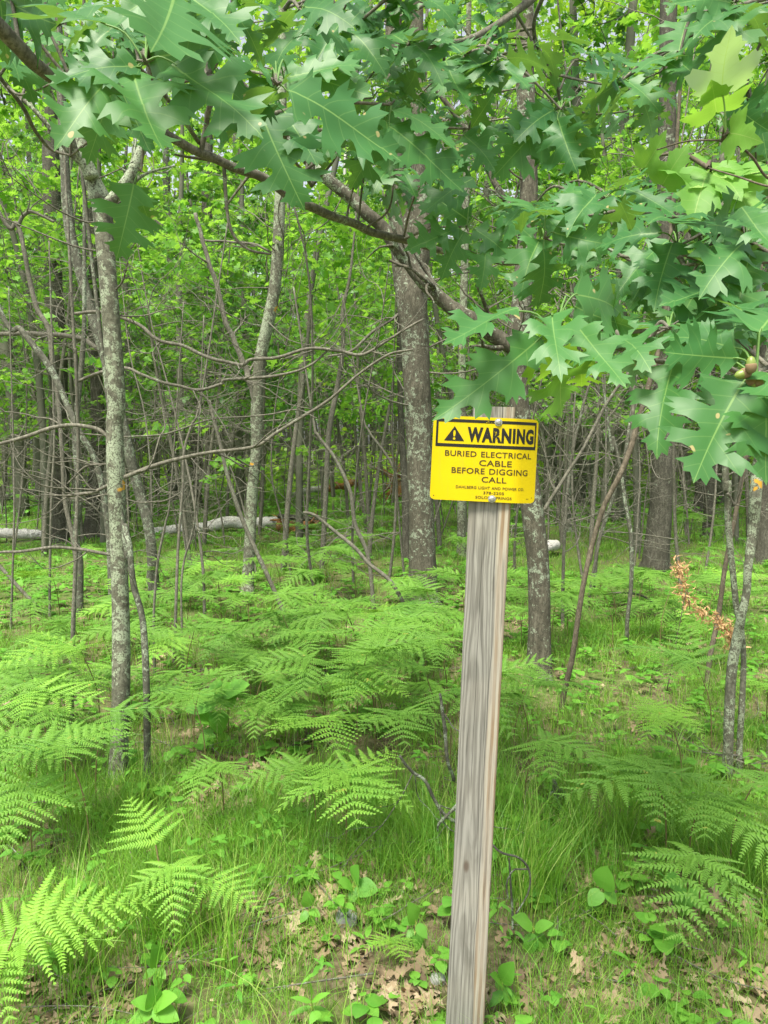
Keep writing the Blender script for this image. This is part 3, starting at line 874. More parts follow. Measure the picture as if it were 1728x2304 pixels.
# ---- the lichen covered slim tree at the left, and its dead branches
px_tree("lichen_tree", "slim pale tree with grey-green and orange lichen, forked near its top, closest on the left", "tree", 'bark_lichen',
    [(205, 395, 34), (222, 440, 48), (230, 470, 45), (240, 600, 40), (250, 720, 40), (262, 900, 40), (258, 960, 38), (261, 1070, 40), (266, 1200, 38), (272, 1400, 38), (272, 1560, 38), (268, 1700, 38), (268, 1772, 44)],
    limbs=[[(206, 400, 34), (192, 340, 30), (182, 280, 26), (172, 235, 20)],
           [(236, 470, 26), (262, 440, 24), (292, 395, 22), (312, 340, 20), (334, 288, 18), (345, 240, 14)],
           [(250, 988, 10), (225, 966, 10), (190, 960, 10), (120, 962, 10), (60, 982, 9), (0, 998, 8), (-60, 1010, 7)],
           ([(276, 1075, 11), (330, 1055, 11), (400, 1035, 10), (480, 1020, 9), (570, 1008, 9), (620, 975, 8), (680, 938, 8), (740, 900, 7), (800, 848, 6), (870, 800, 6), (930, 785, 5)], .0),
           [(248, 1090, 9), (200, 1110, 9), (145, 1120, 8)],
           [(250, 1248, 8), (200, 1236, 8), (130, 1230, 8), (60, 1238, 8), (0, 1248, 7), (-60, 1252, 6)],
           [(250, 1045, 5), (215, 1042, 6), (185, 1055, 5), (150, 1090, 4)]],
    twigs=7, tz=(.9, 3.0), tl=(.2, .7), seed=3, extend=0, sides=30, bump=.10, Y=3.25)
px_tree("dead_snag_branches", "thin brown dead limbs looping across behind the pale lichen tree", "dead sapling", 'bark_twig',
    [(160, 640, 7), (170, 800, 8), (176, 1000, 8), (172, 1200, 9), (165, 1400, 10), (160, 1560, 11)],
    limbs=[[(168, 706, 8), (236, 703, 9), (316, 737, 9), (359, 767, 9), (405, 779, 9), (464, 800, 9), (540, 821, 9), (565, 809, 8), (625, 804, 8), (700, 783, 7), (760, 790, 8), (820, 795, 7), (880, 760, 6), (950, 720, 5)],
           [(176, 858, 7), (236, 834, 8), (295, 834, 8), (346, 851, 8), (401, 868, 8), (443, 878, 8), (498, 864, 7), (506, 855, 7), (591, 849, 7), (658, 838, 6), (700, 821, 6), (735, 790, 5)],
           [(174, 975, 4), (295, 978, 4), (380, 972, 4), (485, 939, 4), (570, 934, 4), (667, 922, 4), (715, 940, 3)],
           [(172, 1130, 4), (260, 1110, 4), (320, 1135, 4), (380, 1120, 4), (410, 1105, 3)]],
    twigs=9, tz=(.8, 2.4), seed=5, sides=7, Y=3.9)
px_tree("leaning_tree", "grey leaning tree passing behind the pale lichen tree, base among ferns", "tree", 'bark_grey',
    [(140, 250, 20), (152, 471, 23), (165, 555, 24), (186, 631, 24), (215, 737, 23), (238, 809, 23), (262, 900, 23), (278, 960, 23), (296, 1040, 24), (312, 1103, 24), (333, 1179, 24), (342, 1251, 24), (347, 1335, 25), (348, 1350, 28)],
    limbs=[[(232, 795, 11), (190, 766, 11), (139, 754, 11), (63, 750, 11), (-20, 753, 10)]], twigs=13, tz=(1.0, 4), tl=(.4, 1.3), seed=7)
px_tree("dark_tree", "dark rough-barked tree with a straight trunk far at the left", "tree", 'bark_pine',
    [(112, 60, 30), (114, 300, 36), (118, 492, 38), (120, 619, 38), (127, 745, 40), (131, 872, 42), (133, 977, 46), (133, 1100, 47), (133, 1188, 50), (133, 1212, 56)], twigs=12, tz=(2, 6), tl=(.5, 1.4), seed=8, bump=.2)
px_tree("dark_tree", "second rough-barked trunk just behind the pale lichen tree with reddish rot at its foot", "tree", 'bark_pine',
    [(205, 500, 20), (215, 800, 28), (222, 1000, 32), (215, 1100, 34), (212, 1170, 38), (210, 1208, 46)], twigs=4, tz=(2, 6), seed=9, bump=.2)
px_tree("slim_tree", "slender grey trunk with flaking bark between the lichen tree and the forked grey tree", "tree", 'bark_pine',
    [(470, 200, 16), (466, 450, 24), (466, 577, 26), (463, 700, 27), (458, 830, 28), (450, 920, 28), (443, 998, 29), (440, 1080, 29), (437, 1124, 31), (436, 1138, 36)],
    limbs=[[(462, 596, 10), (447, 564, 10), (397, 526, 10), (346, 496, 8)], [(466, 580, 8), (440, 500, 7), (425, 440, 6), (420, 380, 5)]], twigs=12, tz=(2, 8), tl=(.5, 1.6), seed=10)
px_tree("slim_tree", "thinner grey trunk standing left of the slender flaking one", "tree", 'bark_grey',
    [(372, 250, 12), (376, 450, 17), (384, 619, 18), (388, 788, 18), (389, 900, 19), (388, 977, 20), (392, 1060, 22), (392, 1103, 23), (390, 1136, 26)], twigs=10, tz=(2, 8), tl=(.5, 1.4), seed=12)
px_tree("forked_tree", "grey forked tree with blue-green lichen left of the centre, ferns at its foot", "tree", 'bark_lichen',
    [(634, 250, 20), (629, 471, 24), (624, 577, 25), (616, 661, 26), (599, 745, 27), (586, 809, 27), (578, 913, 27), (577, 1019, 27), (568, 1103, 27), (563, 1209, 26), (557, 1314, 25), (556, 1330, 28)],
    limbs=[[(572, 900, 14), (563, 860, 14), (549, 821, 14), (515, 737, 13), (485, 631, 12), (462, 560, 10), (440, 480, 9)],
           [(618, 572, 6), (580, 552, 6), (549, 547, 6), (500, 543, 5), (460, 541, 5)]], twigs=14, tz=(1.0, 5), tl=(.4, 1.2), seed=13)
px_tree("oak_tree", "large lichen-patched oak trunk in the centre, behind the yellow sign's left edge", "tree", 'bark_oak',
    [(885, 0, 36), (885, 150, 40), (888, 300, 44), (895, 420, 48), (905, 520, 58), (918, 600, 74), (928, 680, 68), (934, 781, 62), (938, 880, 60), (942, 962, 59), (948, 1142, 58), (951, 1280, 60), (951, 1325, 62), (951, 1350, 74)],
    stems=[[(934, 0, 34), (938, 150, 38), (945, 300, 43), (948, 460, 46), (942, 560, 50), (932, 640, 46)]],
    limbs=[[(918, 690, 8), (880, 720, 7), (840, 745, 7), (790, 790, 6), (740, 800, 5)]], twigs=20, tz=(1.0, 5), tl=(.5, 1.5), seed=14, sides=36, bump=.16)
px_tree("slim_tree", "thin dark trunk tight against the left of the large central oak", "tree", 'bark_pine', [(900, 860, 13), (905, 1000, 16), (913, 1124, 18), (914, 1258, 19), (914, 1268, 22)], seed=15)
px_tree("oak_tree", "oak right behind the post with a lichen-covered limb crossing up to the left", "tree", 'bark_oak',
    [(1182, 0, 38), (1180, 140, 38), (1188, 330, 38), (1188, 500, 40), (1176, 650, 42), (1166, 775, 46), (1168, 900, 44), (1180, 1000, 46), (1199, 1157, 49), (1212, 1279, 50), (1214, 1418, 51), (1211, 1523, 52), (1211, 1540, 60)],
    limbs=[([(1166, 800, 36), (1150, 778, 35), (1110, 755, 34), (1060, 715, 33), (1000, 680, 32), (960, 640, 31), (910, 580, 30), (860, 510, 29), (800, 455, 28), (735, 400, 26), (680, 350, 22), (620, 290, 18)], -.02),
           [(1184, 520, 16), (1120, 420, 14), (1046, 290, 12), (968, 182, 10)],
           [(1223, 1150, 9), (1255, 1098, 9), (1289, 1045, 8), (1317, 1000, 8), (1370, 900, 7), (1440, 800, 6), (1462, 735, 5)]],
    twigs=12, tz=(1.9, 4), tl=(.4, 1.0), seed=16, sides=34, bump=.16)
px_tree("dark_tree", "stout dark-barked trunk in the right middle ground among ferns", "tree", 'bark_pine',
    [(1505, 0, 34), (1503, 200, 36), (1500, 340, 38), (1499, 520, 40), (1498, 690, 42), (1494, 850, 44), (1490, 1010, 47), (1490, 1070, 47), (1483, 1174, 51), (1476, 1265, 52), (1475, 1280, 60)],
    limbs=[[(1505, 480, 20), (1530, 500, 20), (1545, 540, 18), (1525, 590, 14), (1500, 640, 8)]], twigs=8, tz=(1.5, 6), tl=(.4, 1.2), seed=17, sides=30, bump=.2)
px_tree("slim_tree", "grey-brown trunk beyond the fern clearing, right of the stout dark trunk", "tree", 'bark_pine', [(1600, 800, 18), (1601, 950, 21), (1599, 1035, 23), (1595, 1130, 21), (1592, 1195, 22), (1592, 1205, 26)], twigs=4, tz=(2, 6), seed=18)
px_tree("slim_tree", "dark thin trunk just left of the grey-brown one beyond the clearing", "tree", 'bark_pine', [(1572, 800, 16), (1575, 950, 19), (1575, 1035, 20), (1574, 1100, 20), (1572, 1150, 22)], twigs=3, tz=(2, 6), seed=19)
px_tree("dark_tree", "rough dark trunk cut by the right edge of the view", "tree", 'bark_pine', [(1730, 700, 40), (1726, 900, 46), (1724, 1052, 48), (1722, 1200, 50), (1721, 1272, 54)], twigs=4, tz=(2, 5), seed=20, bump=.2)
px_tree("lichen_sapling", "pale lichened stem leaning right, thicker of the crossing pair at the right", "sapling", 'bark_lichen',
    [(1725, 900, 20), (1712, 1010, 22), (1704, 1063, 24), (1699, 1122, 25), (1694, 1192, 24), (1683, 1279, 19), (1680, 1331, 18), (1669, 1383, 20), (1659, 1435, 24), (1645, 1523, 24), (1638, 1697, 22), (1637, 1752, 25)], limbs=[[(1640, 1710, 5), (1670, 1718, 4), (1728, 1716, 4)]], seed=21, sides=14)
px_tree("lichen_sapling", "thinner lichen-spotted stem crossing behind the pale one at the right", "sapling", 'bark_lichen',
    [(1630, 950, 14), (1638, 1087, 16), (1638, 1174, 15), (1648, 1279, 14), (1657, 1366, 14), (1668, 1418, 13), (1673, 1488, 12), (1669, 1592, 14), (1664, 1679, 14), (1663, 1745, 16)], limbs=[[(1637, 1110, 6), (1655, 1140, 6), (1672, 1060, 5)], [(1665, 1700, 5), (1620, 1705, 4), (1580, 1700, 3)]], twigs=3, tz=(1, 2), tl=(.2, .4), seed=22, sides=12)
px_tree("brown_sapling", "dull brown stem standing left of the crossing lichened pair", "sapling", 'bark_brown',
    [(1690, 900, 9), (1676, 1035, 10), (1655, 1157, 10), (1631, 1279, 11), (1617, 1383, 12), (1599, 1470, 12), (1592, 1523, 11), (1588, 1560, 12)], seed=23)
px_tree("brown_sapling", "long leaning brown sapling right of the post, curving up to the right", "sapling", 'bark_brown',
    [(1500, 660, 9), (1490, 760, 11), (1470, 830, 13), (1440, 935, 12), (1418, 1010, 13), (1394, 1070, 12), (1359, 1139, 12), (1335, 1216, 12), (1314, 1307, 12), (1300, 1394, 12), (1286, 1488, 12), (1268, 1564, 12), (1262, 1615, 13)],
    limbs=[[(1420, 1005, 9), (1424, 930, 9), (1427, 860, 8), (1432, 790, 7)]], twigs=4, tz=(1.0, 2.2), tl=(.25, .6), seed=24)
px_tree("grey_sapling", "thin grey sapling right of the long leaning brown one", "sapling", 'bark_grey',
    [(1365, 930, 6), (1380, 985, 7), (1394, 1045, 8), (1408, 1139, 9), (1420, 1209, 10), (1420, 1314, 9), (1411, 1401, 9), (1410, 1481, 9)], twigs=4, tz=(.8, 2), tl=(.2, .6), seed=25)
px_tree("grey_sapling", "slender grey sapling rising just behind the long leaning brown one", "sapling", 'bark_grey',
    [(1410, 1000, 7), (1390, 1080, 8), (1373, 1139, 9), (1345, 1226, 9), (1338, 1307, 9), (1336, 1320, 10)], twigs=4, tz=(1, 2.5), tl=(.3, .7), seed=26)
for k, (pts, lb) in enumerate([
    ([(1284, 860, 15), (1279, 1000, 18), (1277, 1100, 18), (1275, 1180, 20), (1275, 1192, 24)], "grey lichened trunk in the thicket right of the sign's lower corner"),
    ([(1340, 880, 10), (1338, 1035, 11), (1333, 1120, 11), (1328, 1180, 12)], "thin straight trunk between the sign and the leaning brown sapling"),
    ([(1240, 900, 13), (1246, 1017, 14), (1248, 1080, 14), (1250, 1132, 15)], "narrow dark trunk nearest the sign's right edge in the thicket")]):
    px_tree("thicket_tree", lb, "tree", 'bark_grey', pts, twigs=8, tz=(1.5, 6), tl=(.4, 1.3), seed=30 + k)
px_tree("slim_tree", "thin lichened trunk between the large central oak and the post", "tree", 'bark_lichen', [(1050, 350, 15), (1045, 600, 17), (1040, 800, 18), (1038, 1000, 18), (1038, 1130, 19), (1038, 1245, 20)], twigs=8, tz=(2, 6), seed=33)
px_tree("brown_sapling", "straight stem beside the foot of the pale lichen tree", "sapling", 'bark_grey',
    [(270, 1130, 11), (280, 1180, 13), (291, 1230, 14), (300, 1314, 15), (321, 1398, 15), (329, 1536, 16), (331, 1680, 16), (331, 1775, 18)], twigs=2, tz=(.7, 1.3), tl=(.2, .4), seed=34)
px_tree("brown_sapling", "bent brown stem leaning in from the far left to the foot of the lichen tree", "sapling", 'bark_grey',
    [(-20, 650, 11), (50, 745, 13), (114, 830, 14), (156, 922, 14), (181, 977, 14), (207, 1019, 14), (228, 1086, 14), (244, 1200, 14), (250, 1330, 14), (252, 1420, 14)], twigs=7, tz=(1, 2.8), seed=35)
px_tree("dark_sapling", "dark wavy stem rising to the upper left corner of the thicket", "sapling", 'bark_twig',
    [(-20, 440, 9), (38, 505, 10), (55, 568, 10), (67, 631, 11), (84, 695, 11), (110, 741, 11), (118, 809, 11), (131, 900, 10), (140, 1020, 10), (146, 1124, 10), (165, 1217, 11), (178, 1330, 11), (181, 1380, 12)],
    limbs=[[(40, 508, 8), (60, 480, 8), (85, 478, 7), (120, 500, 6)]], twigs=8, tz=(1.2, 3.6), seed=36)
px_tree("grey_sapling", "wavy grey stem between the dark wavy one and the lichen tree", "sapling", 'bark_grey',
    [(190, 640, 9), (185, 800, 12), (170, 968, 13), (175, 1061, 15), (179, 1124, 16), (171, 1209, 16), (180, 1272, 15), (179, 1385, 15)], twigs=6, tz=(1, 3.5), seed=37)
thin = [([(790, 600, 6), (771, 700, 9), (772, 780, 10), (757, 880, 12), (740, 976, 12), (732, 1132, 11), (724, 1289, 12)], "straight thin sapling left of the large central oak", .0),
        ([(705, 943, 6), (716, 980, 7), (755, 1034, 8), (788, 1106, 9), (799, 1179, 9), (828, 1251, 9), (840, 1360, 10)], "thin sapling leaning left, foot near the central oak", 0),
        ([(470, 900, 7), (490, 976, 8), (515, 1080, 10), (552, 1185, 10), (604, 1299, 10), (638, 1377, 10), (642, 1390, 11)], "leaning crooked stem passing in front of the forked grey tree", 0),
        ([(813, 918, 4), (831, 972, 5), (864, 1016, 6), (889, 1063, 6), (891, 1124, 6), (886, 1215, 7), (875, 1312, 7)], "wiry crooked stem just left of the central oak's trunk", 0),
        ([(683, 1153, 7), (708, 1160, 8), (755, 1197, 8), (799, 1233, 9), (831, 1269, 9), (882, 1312, 9), (925, 1395, 9), (960, 1490, 9)], "drooping dead stem arching over the ferns left of the post", 0),
        ([(454, 888, 5), (430, 960, 6), (414, 1019, 7), (411, 1103, 7), (401, 1230, 7), (395, 1394, 7), (393, 1480, 8)], "thin brown stem bent right, between lichen tree and forked tree", 0),
        ([(440, 1130, 4), (432, 1200, 5), (415, 1260, 5), (408, 1330, 5), (412, 1500, 6)], "short wiry stem beside the thin bent brown one", 0),
        ([(385, 1100, 4), (372, 1180, 5), (354, 1272, 6), (346, 1394, 6), (348, 1500, 6)], "wiry stem right of the lichen tree's middle", 0),
        ([(120, 880, 5), (122, 1000, 5), (116, 1120, 6), (112, 1300, 6), (112, 1400, 7)], "upright wiry stem in front of the dark straight trunk", 0),
        ([(30, 1000, 4), (32, 1150, 5), (28, 1300, 5), (24, 1420, 6)], "wiry upright stem near the left edge", 0),
        ([(-40, 1240, 9), (0, 1275, 9), (50, 1330, 8), (110, 1390, 7)], "fallen leaning stick at the left edge", 0)]
for k, (pts, lb, _) in enumerate(thin):
    px_tree("thin_sapling", lb, "sapling", 'bark_twig', pts, twigs=3 if k < 9 else 1, tz=(.6, 2.5), tl=(.2, .6), seed=40 + k, extend=0 if k in (2, 4, 10) else 1.0, bump=.1)
px_tree("birch_tree", "thin white birch stem in the dark thicket left of the central oak", "birch", 'birch', [(772, 560, 9), (768, 640, 9), (764, 800, 9), (765, 925, 9), (767, 1005, 9), (768, 1080, 9)], seed=52, extend=3)
px_tree("birch_tree", "thin white birch stem right of the central oak", "birch", 'birch', [(980, 560, 7), (984, 700, 8), (972, 800, 8), (976, 907, 8), (974, 1040, 8), (974, 1090, 8)], seed=53, extend=3)

# ------------------------------------------------------------------ woods behind: shared saplings and trees
def make_wood(kind, seed):
    rng = np.random.RandomState(seed)
    tk = Buf(); 
    if kind == 'under':       # understorey sapling with a broad leafy top
        H = rng.uniform(4.5, 6.5); p = catmull(wander(rng, (0, 0, -.1), (rng.uniform(-.15, .15), rng.uniform(-.1, .1), 1), H, 7, .07, .12), 26)
        tube(tk, p, np.linspace(.035, .008, 26), 7, .1, 12, seed)
        fb = foliage_cloud(rng, mid_oak[:1] + low_star, 26, 1.75, H, 1.5, 950, .12, .45, .55, woodbuf=tk, r0=.02)
    elif kind == 'mid':
        H = rng.uniform(9, 12); p = catmull(wander(rng, (0, 0, -.1), (rng.uniform(-.08, .08), 0, 1), H, 8, .04, .1), 36)
        tube(tk, p, np.linspace(.11, .03, 36), 10, .14, 8, seed)
        fb = foliage_cloud(rng, low_star, 50, 2.5, H, 2.4, 2500, .16, .4, .5, woodbuf=tk, r0=.05)
    elif kind == 'pole':      # bare pole with dead snags and a little green
        H = rng.uniform(6, 10); p = catmull(wander(rng, (0, 0, -.1), (rng.uniform(-.12, .12), 0, 1), H, 8, .06, .08), 34)
        r = rng.uniform(.03, .07)
        tube(tk, p, np.linspace(r, r * .35, 34), 8, .14, 10, seed)
        rr = np.linspace(r, r * .35, 34)
        dead_branches(tk, rng, p, rr, 14, .6, 5.5, .4, 1.3, wig=.25, kids=3, depth=1, lift=.01, rmul=.2)
        fb = foliage_cloud(rng, low_star, 12, H * .62, H, 1.1, 260, .15, .4, .5, woodbuf=tk, r0=.02)
    else:                     # thin whip
        H = rng.uniform(2.6, 5); p = catmull(wander(rng, (0, 0, -.05), (rng.uniform(-.3, .3), 0, 1), H, 7, .10, .08), 20)
        tube(tk, p, np.linspace(.014, .004, 20), 5, cap=False)
        dead_branches(tk, rng, p, np.full(20, .012), 15, .5, H, .3, 1.1, wig=.28, kids=3, depth=2, lift=.01, rmul=.4)
        fb = None
    return tk, fb
protos = {}
for kind, n in (('under', 4), ('mid', 4), ('pole', 5), ('whip', 5)):
    protos[kind] = []
    for s in range(n):
        tk, fb = make_wood(kind, 100 + s + len(kind) * 17)
        mt = {'under': 'bark_twig', 'mid': 'bark_far', 'pole': 'bark_far', 'whip': 'bark_twig'}[kind]
        me1 = tk.mesh("trunk", M[mt]); me2 = fb.mesh("foliage", M['wood_leaf']) if fb else None
        protos[kind].append((me1, me2))
NAMES = {'under': ("understory_sapling", "leafy understory sapling with bright green leaves", "sapling", "leafy understory saplings in the wood"),
         'mid': ("forest_tree", "young forest tree with a leafy yellow-green crown", "tree", "leafy young trees further back in the wood"),
         'pole': ("pole_tree", "slim bare pole tree with dead snags in the thicket", "tree", "bare pole trees in the thicket"),
         'whip': ("bare_whip", "bare wiry brown sapling in the thicket", "sapling", "bare wiry saplings in the thicket")}
PLANTED = []
def plant(kind, x, y, rng, s=None, dark=False):
    me1, me2 = protos[kind][rng.randint(len(protos[kind]))]
    nm, lb, ct, gp = NAMES[kind]
    e = empty(nm, (x, y, gh(x, y) - .03), lb, ct, gp)
    e.rotation_euler = (0, 0, rng.uniform(0, 6.28)); s = s or rng.uniform(.85, 1.2); e.scale = (s, s, s)
    PLANTED.append((e, x, y, {'under': "leafy understory sapling", 'mid': "leafy young tree", 'pole': "bare pole tree", 'whip': "bare wiry sapling"}[kind]))
    link("trunk", me1, e)
    if me2 is not None:
        f = link("foliage", me2, e)
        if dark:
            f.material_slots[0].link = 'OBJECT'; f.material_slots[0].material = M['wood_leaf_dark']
rw = np.random.RandomState(77)
def spread(kind, n, y0, y1, mind, xr=.62, dark=0.0, smin=.85, smax=1.2, keep=None):
    got = []; tries = 0
    while len(got) < n and tries < n * 60:
        tries += 1
        y = math.sqrt(rw.uniform(y0 * y0, y1 * y1)); x = rw.uniform(-xr, xr) * y
        if keep and not keep(x, y): continue
        if any((x - a) ** 2 + (y - b) ** 2 < mind * mind for a, b in got): continue
        got.append((x, y)); plant(kind, x, y, rw, rw.uniform(smin, smax), rw.rand() < dark)
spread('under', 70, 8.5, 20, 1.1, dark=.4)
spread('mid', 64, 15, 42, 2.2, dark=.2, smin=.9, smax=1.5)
spread('pole', 110, 9.5, 34, .8)
spread('whip', 190, 6.0, 24, .40)

# the far mass of the wood closing the view: stems and leaves that read as one
rng = np.random.RandomState(5)
fb = Buf(); fl = Buf()
for k in range(900):
    y = rng.uniform(26, 60); x = rng.uniform(-.66, .66) * y; H = rng.uniform(3.5, 9)
    p = wander(rng, (x, y, -.1), (rng.uniform(-.12, .12), 0, 1), H, 5, .05, .08)
    r = rng.uniform(.02, .10); tube(fb, catmull(p, 7), np.linspace(r, r * .5, 7), 5, cap=False)
    for _ in range(5):
        q = catmull(p, 7)[rng.randint(1, 6)]
        twg = wander(rng, q, (rng.randn(), rng.randn() * .3, rng.uniform(-.2, .8)), rng.uniform(.6, 2), 4, .25, 0)
        tube(fb, twg, np.linspace(.018, .008, 4), 3, cap=False)
far = link("far_thicket", fb.mesh("far_thicket", M['bark_far'])); tag(far, "dense far thicket of bare stems", "thicket", kind="stuff")
n = 95000
y = rng.uniform(30, 70, n); x = rng.uniform(-.7, .7, n) * y
zt = 3.4 + rng.rand(n) ** 1.2 * 34
clump = noise3(np.column_stack([x * .35, y * .35, zt * .55]), 12)
keepm = (clump > .40) & ((zt > 4.4) | (rng.rand(n) < .5))
x, y, zt = x[keepm], y[keepm], zt[keepm]; n = len(x)
put_leaves(fl, low_star[1], np.column_stack([x, y, zt]), rng.randn(n, 3), np.array([0, -.5, .8]) + rng.randn(n, 3) * .6, rng.uniform(.28, .55, n), 1.1, .3, .2, .03, rng.rand(n))
# sparse low leaves among the far stems
n = 9000
y = rng.uniform(15, 50, n); x = rng.uniform(-.62, .62, n) * y; zt = rng.uniform(.6, 3.4, n)
k = noise3(np.column_stack([x * .5, y * .3, zt * .6]), 15) > .50
x, y, zt = x[k], y[k], zt[k]; n = len(x)
put_leaves(fl, low_star[1], np.column_stack([x, y, zt]), rng.randn(n, 3) * np.array([1, 1, .3]), np.array([0, -.4, 1]) + rng.randn(n, 3) * .4, rng.uniform(.10, .20, n), 1.2, .3, .2, .03, rng.rand(n))
# low green growth far off
n = 26000
y = rng.uniform(20, 62, n); x = rng.uniform(-.66, .66, n) * y; zt = rng.rand(n) ** 1.6 * 1.1 + ground_h(x, y)
k = noise3(np.column_stack([x * .3, y * .3, 0 * x]), 14) > .42
x, y, zt = x[k], y[k], zt[k]; n = len(x)
put_leaves(fl, low_star[0], np.column_stack([x, y, zt]), rng.randn(n, 3) * np.array([1, 1, .3]), np.array([0, -.3, 1]) + rng.randn(n, 3) * .3, rng.uniform(.16, .34, n), 1.2, .3, .2, .03, rng.rand(n))
tag(link("far_foliage", fl.mesh("far_foliage", M['far_leaf'])), "sunlit yellow-green foliage of the distant wood", "foliage", kind="stuff")

# ------------------------------------------------------------------ fallen birches, stump, stones
def log_px(name, label, cat, mat, pts, Y, h=0.0, broken=None, seed=0):
    rng = np.random.RandomState(seed)
    q, r = pix_path(pts, Y)
    base = q[len(q) // 2].copy(); base[2] = gh(base[0], base[1])
    e = empty(name, base, label, cat)
    n = 70; qq = catmull(q, n); rr_ = np.interp(np.linspace(0, len(q) - 1, n), np.arange(len(q)), r)
    qq[:, 1] += np.linspace(-.1, .25, n)
    b1 = Buf(); tube(b1, qq, rr_, 18, .30, 12, seed, stretch=1); part("trunk", b1, M[mat], e)
    if broken:
        q2, r2 = pix_path(broken, Y)
        b2 = Buf(); n = 30
        tube(b2, catmull(q2, n), np.interp(np.linspace(0, len(q2) - 1, n), np.arange(len(q2)), r2), 12, .55, 14, seed + 2)
        for _ in range(9):
            s = q2[rng.randint(len(q2))] + rng.randn(3) * .05
            p = wander(rng, s, (rng.uniform(-1, 1), rng.uniform(-.4, .4), rng.uniform(-.3, .5)), rng.uniform(.15, .4), 4, .15)
            tube(b2, p, np.linspace(.03, .004, 4), 5, .3, 20, seed)
        part("rotten_end", b2, M['rotten'], e)
    return e
log_px("fallen_log", "long white birch log lying behind the forked grey tree, with brown rotten end", "log", 'birch',
       [(350, 1196, 22), (400, 1190, 22), (452, 1187, 25), (461, 1191, 16), (468, 1186, 26), (510, 1176, 28), (545, 1180, 26), (600, 1178, 24), (628, 1180, 24)], 12.4, broken=[(622, 1182, 26), (650, 1186, 26), (685, 1182, 22), (705, 1180, 12)], seed=3)
log_px("fallen_log", "dark bark slab lying on the rotten end of the birch log", "log", 'bark_pine', [(628, 1160, 11), (660, 1164, 12), (690, 1168, 12), (712, 1172, 8)], 12.3, seed=4)
log_px("fallen_log", "short white birch log at the left edge beyond the ferns", "log", 'birch', [(-30, 1200, 20), (5, 1200, 22), (40, 1204, 26), (78, 1207, 20)], 11.6, seed=5)
log_px("fallen_log", "distant white birch log with orange rotten end, left of the central oak", "log", 'birch', [(650, 1116, 10), (690, 1104, 14), (735, 1100, 16)], 21, broken=[(738, 1098, 20), (770, 1092, 22), (792, 1088, 20), (812, 1088, 14)], seed=6)
log_px("fallen_log", "mossy grey fallen trunk at the left, behind the dark straight trunk", "log", 'bark_grey', [(-60, 1130, 12), (20, 1118, 16), (70, 1108, 14), (110, 1102, 8), (165, 1106, 5)], 19, seed=7)
log_px("fallen_branch", "curved fallen branch on the grass left of the central oak", "branch", 'bark_twig', [(690, 1235, 4), (715, 1222, 5), (760, 1212, 6), (800, 1205, 6), (850, 1208, 5), (895, 1225, 4)], 11.4, seed=8)
log_px("fallen_log", "small white piece of birch on the leaf litter right of the post", "log", 'birch', [(1228, 1228, 20), (1240, 1228, 26), (1254, 1230, 24), (1262, 1236, 14)], 10.3, seed=9)
log_px("fallen_branch", "thin pale stick arching over the grass right of the grey sapling", "branch", 'bark_twig', [(1350, 1332, 4), (1400, 1333, 5), (1450, 1344, 5), (1490, 1370, 4), (1520, 1400, 4)], 6.2, seed=10)
# upturned root tangle behind the central oak
e = empty("root_tangle", P(905, 1110, 19.3) * np.array([1, 1, 0]), "reddish upturned roots and broken wood behind the large central oak", "roots")
rng = np.random.RandomState(4); rb = Buf()
for k in range(16):
    s = P(rng.uniform(880, 910), rng.uniform(1060, 1100), 19.3)
    twig(rb, rng, s, (rng.uniform(-1.2, .3), rng.uniform(-.3, .3), rng.uniform(-.2, .6)), rng.uniform(.3, .8), rng.uniform(.02, .06), 1, .2, -.02, 2)
tube(rb, catmull([P(905, 1115, 19.3), P(893, 1085, 19.3), P(880, 1072, 19.3), P(846, 1052, 19.3)], 20), np.linspace(.16, .05, 20), 10, .5, 10, 3)
tube(rb, catmull([P(880, 1110, 19.3), P(892, 1085, 19.3), P(905, 1040, 19.3)], 14), np.linspace(.08, .06, 14), 10, .4, 10, 3)
part("roots", rb, M['rotten'], e)
# little snag stump right of the post
e = empty("broken_stump", P(1255, 1830, 2.95), "small grey broken stump with a crooked twig in the tall grass right of the post", "stump")
sb = Buf()
for pts in ([(1262, 1850, 12), (1258, 1810, 14), (1250, 1775, 16), (1246, 1755, 8)], [(1236, 1850, 8), (1234, 1800, 9), (1246, 1782, 7), (1275, 1776, 5)], [(1270, 1850, 9), (1275, 1800, 11), (1262, 1772, 10)]):
    branch_px(sb, pts, 2.95, 0, 8, 3)
part("snag", sb, M['bark_grey'], e)
e = empty("dead_twig", P(985, 1800, 2.6), "crooked dead twig with knobbly side shoots leaning against the grey post", "twig")
sb = Buf()
rng = np.random.RandomState(3)
branch_px(sb, [(900, 1700, 6), (925, 1740, 7), (955, 1760, 8), (975, 1800, 8), (1005, 1838, 9), (1030, 1850, 8)], 2.55, .01, 7, 3, 5, rng)
branch_px(sb, [(1030, 1810, 9), (990, 1850, 7), (985, 1870, 5)], 2.55, .01, 7, 4)
branch_px(sb, [(990, 1560, 6), (1000, 1620, 9), (1008, 1680, 8), (1020, 1760, 8)], 2.75, .0, 7, 4, 2, rng)
part("stem", sb, M['bark_grey'], e)
e = empty("vine_stem", P(1140, 2000, 2.05), "curling brown stem looping over the grass just right of the post", "twig")
sb = Buf()
branch_px(sb, [(1090, 1880, 4), (1130, 1910, 5), (1165, 1935, 5), (1188, 1975, 5), (1186, 2020, 4), (1160, 2060, 3)], 2.1, 0, 8, 3)
branch_px(sb, [(1145, 1930, 4), (1148, 1990, 5), (1150, 2050, 6), (1152, 2100, 6)], 2.1, 0, 8, 5)
branch_px(sb, [(1188, 1955, 4), (1160, 1950, 4), (1143, 1975, 4), (1145, 2010, 4)], 2.1, 0, 6, 6)
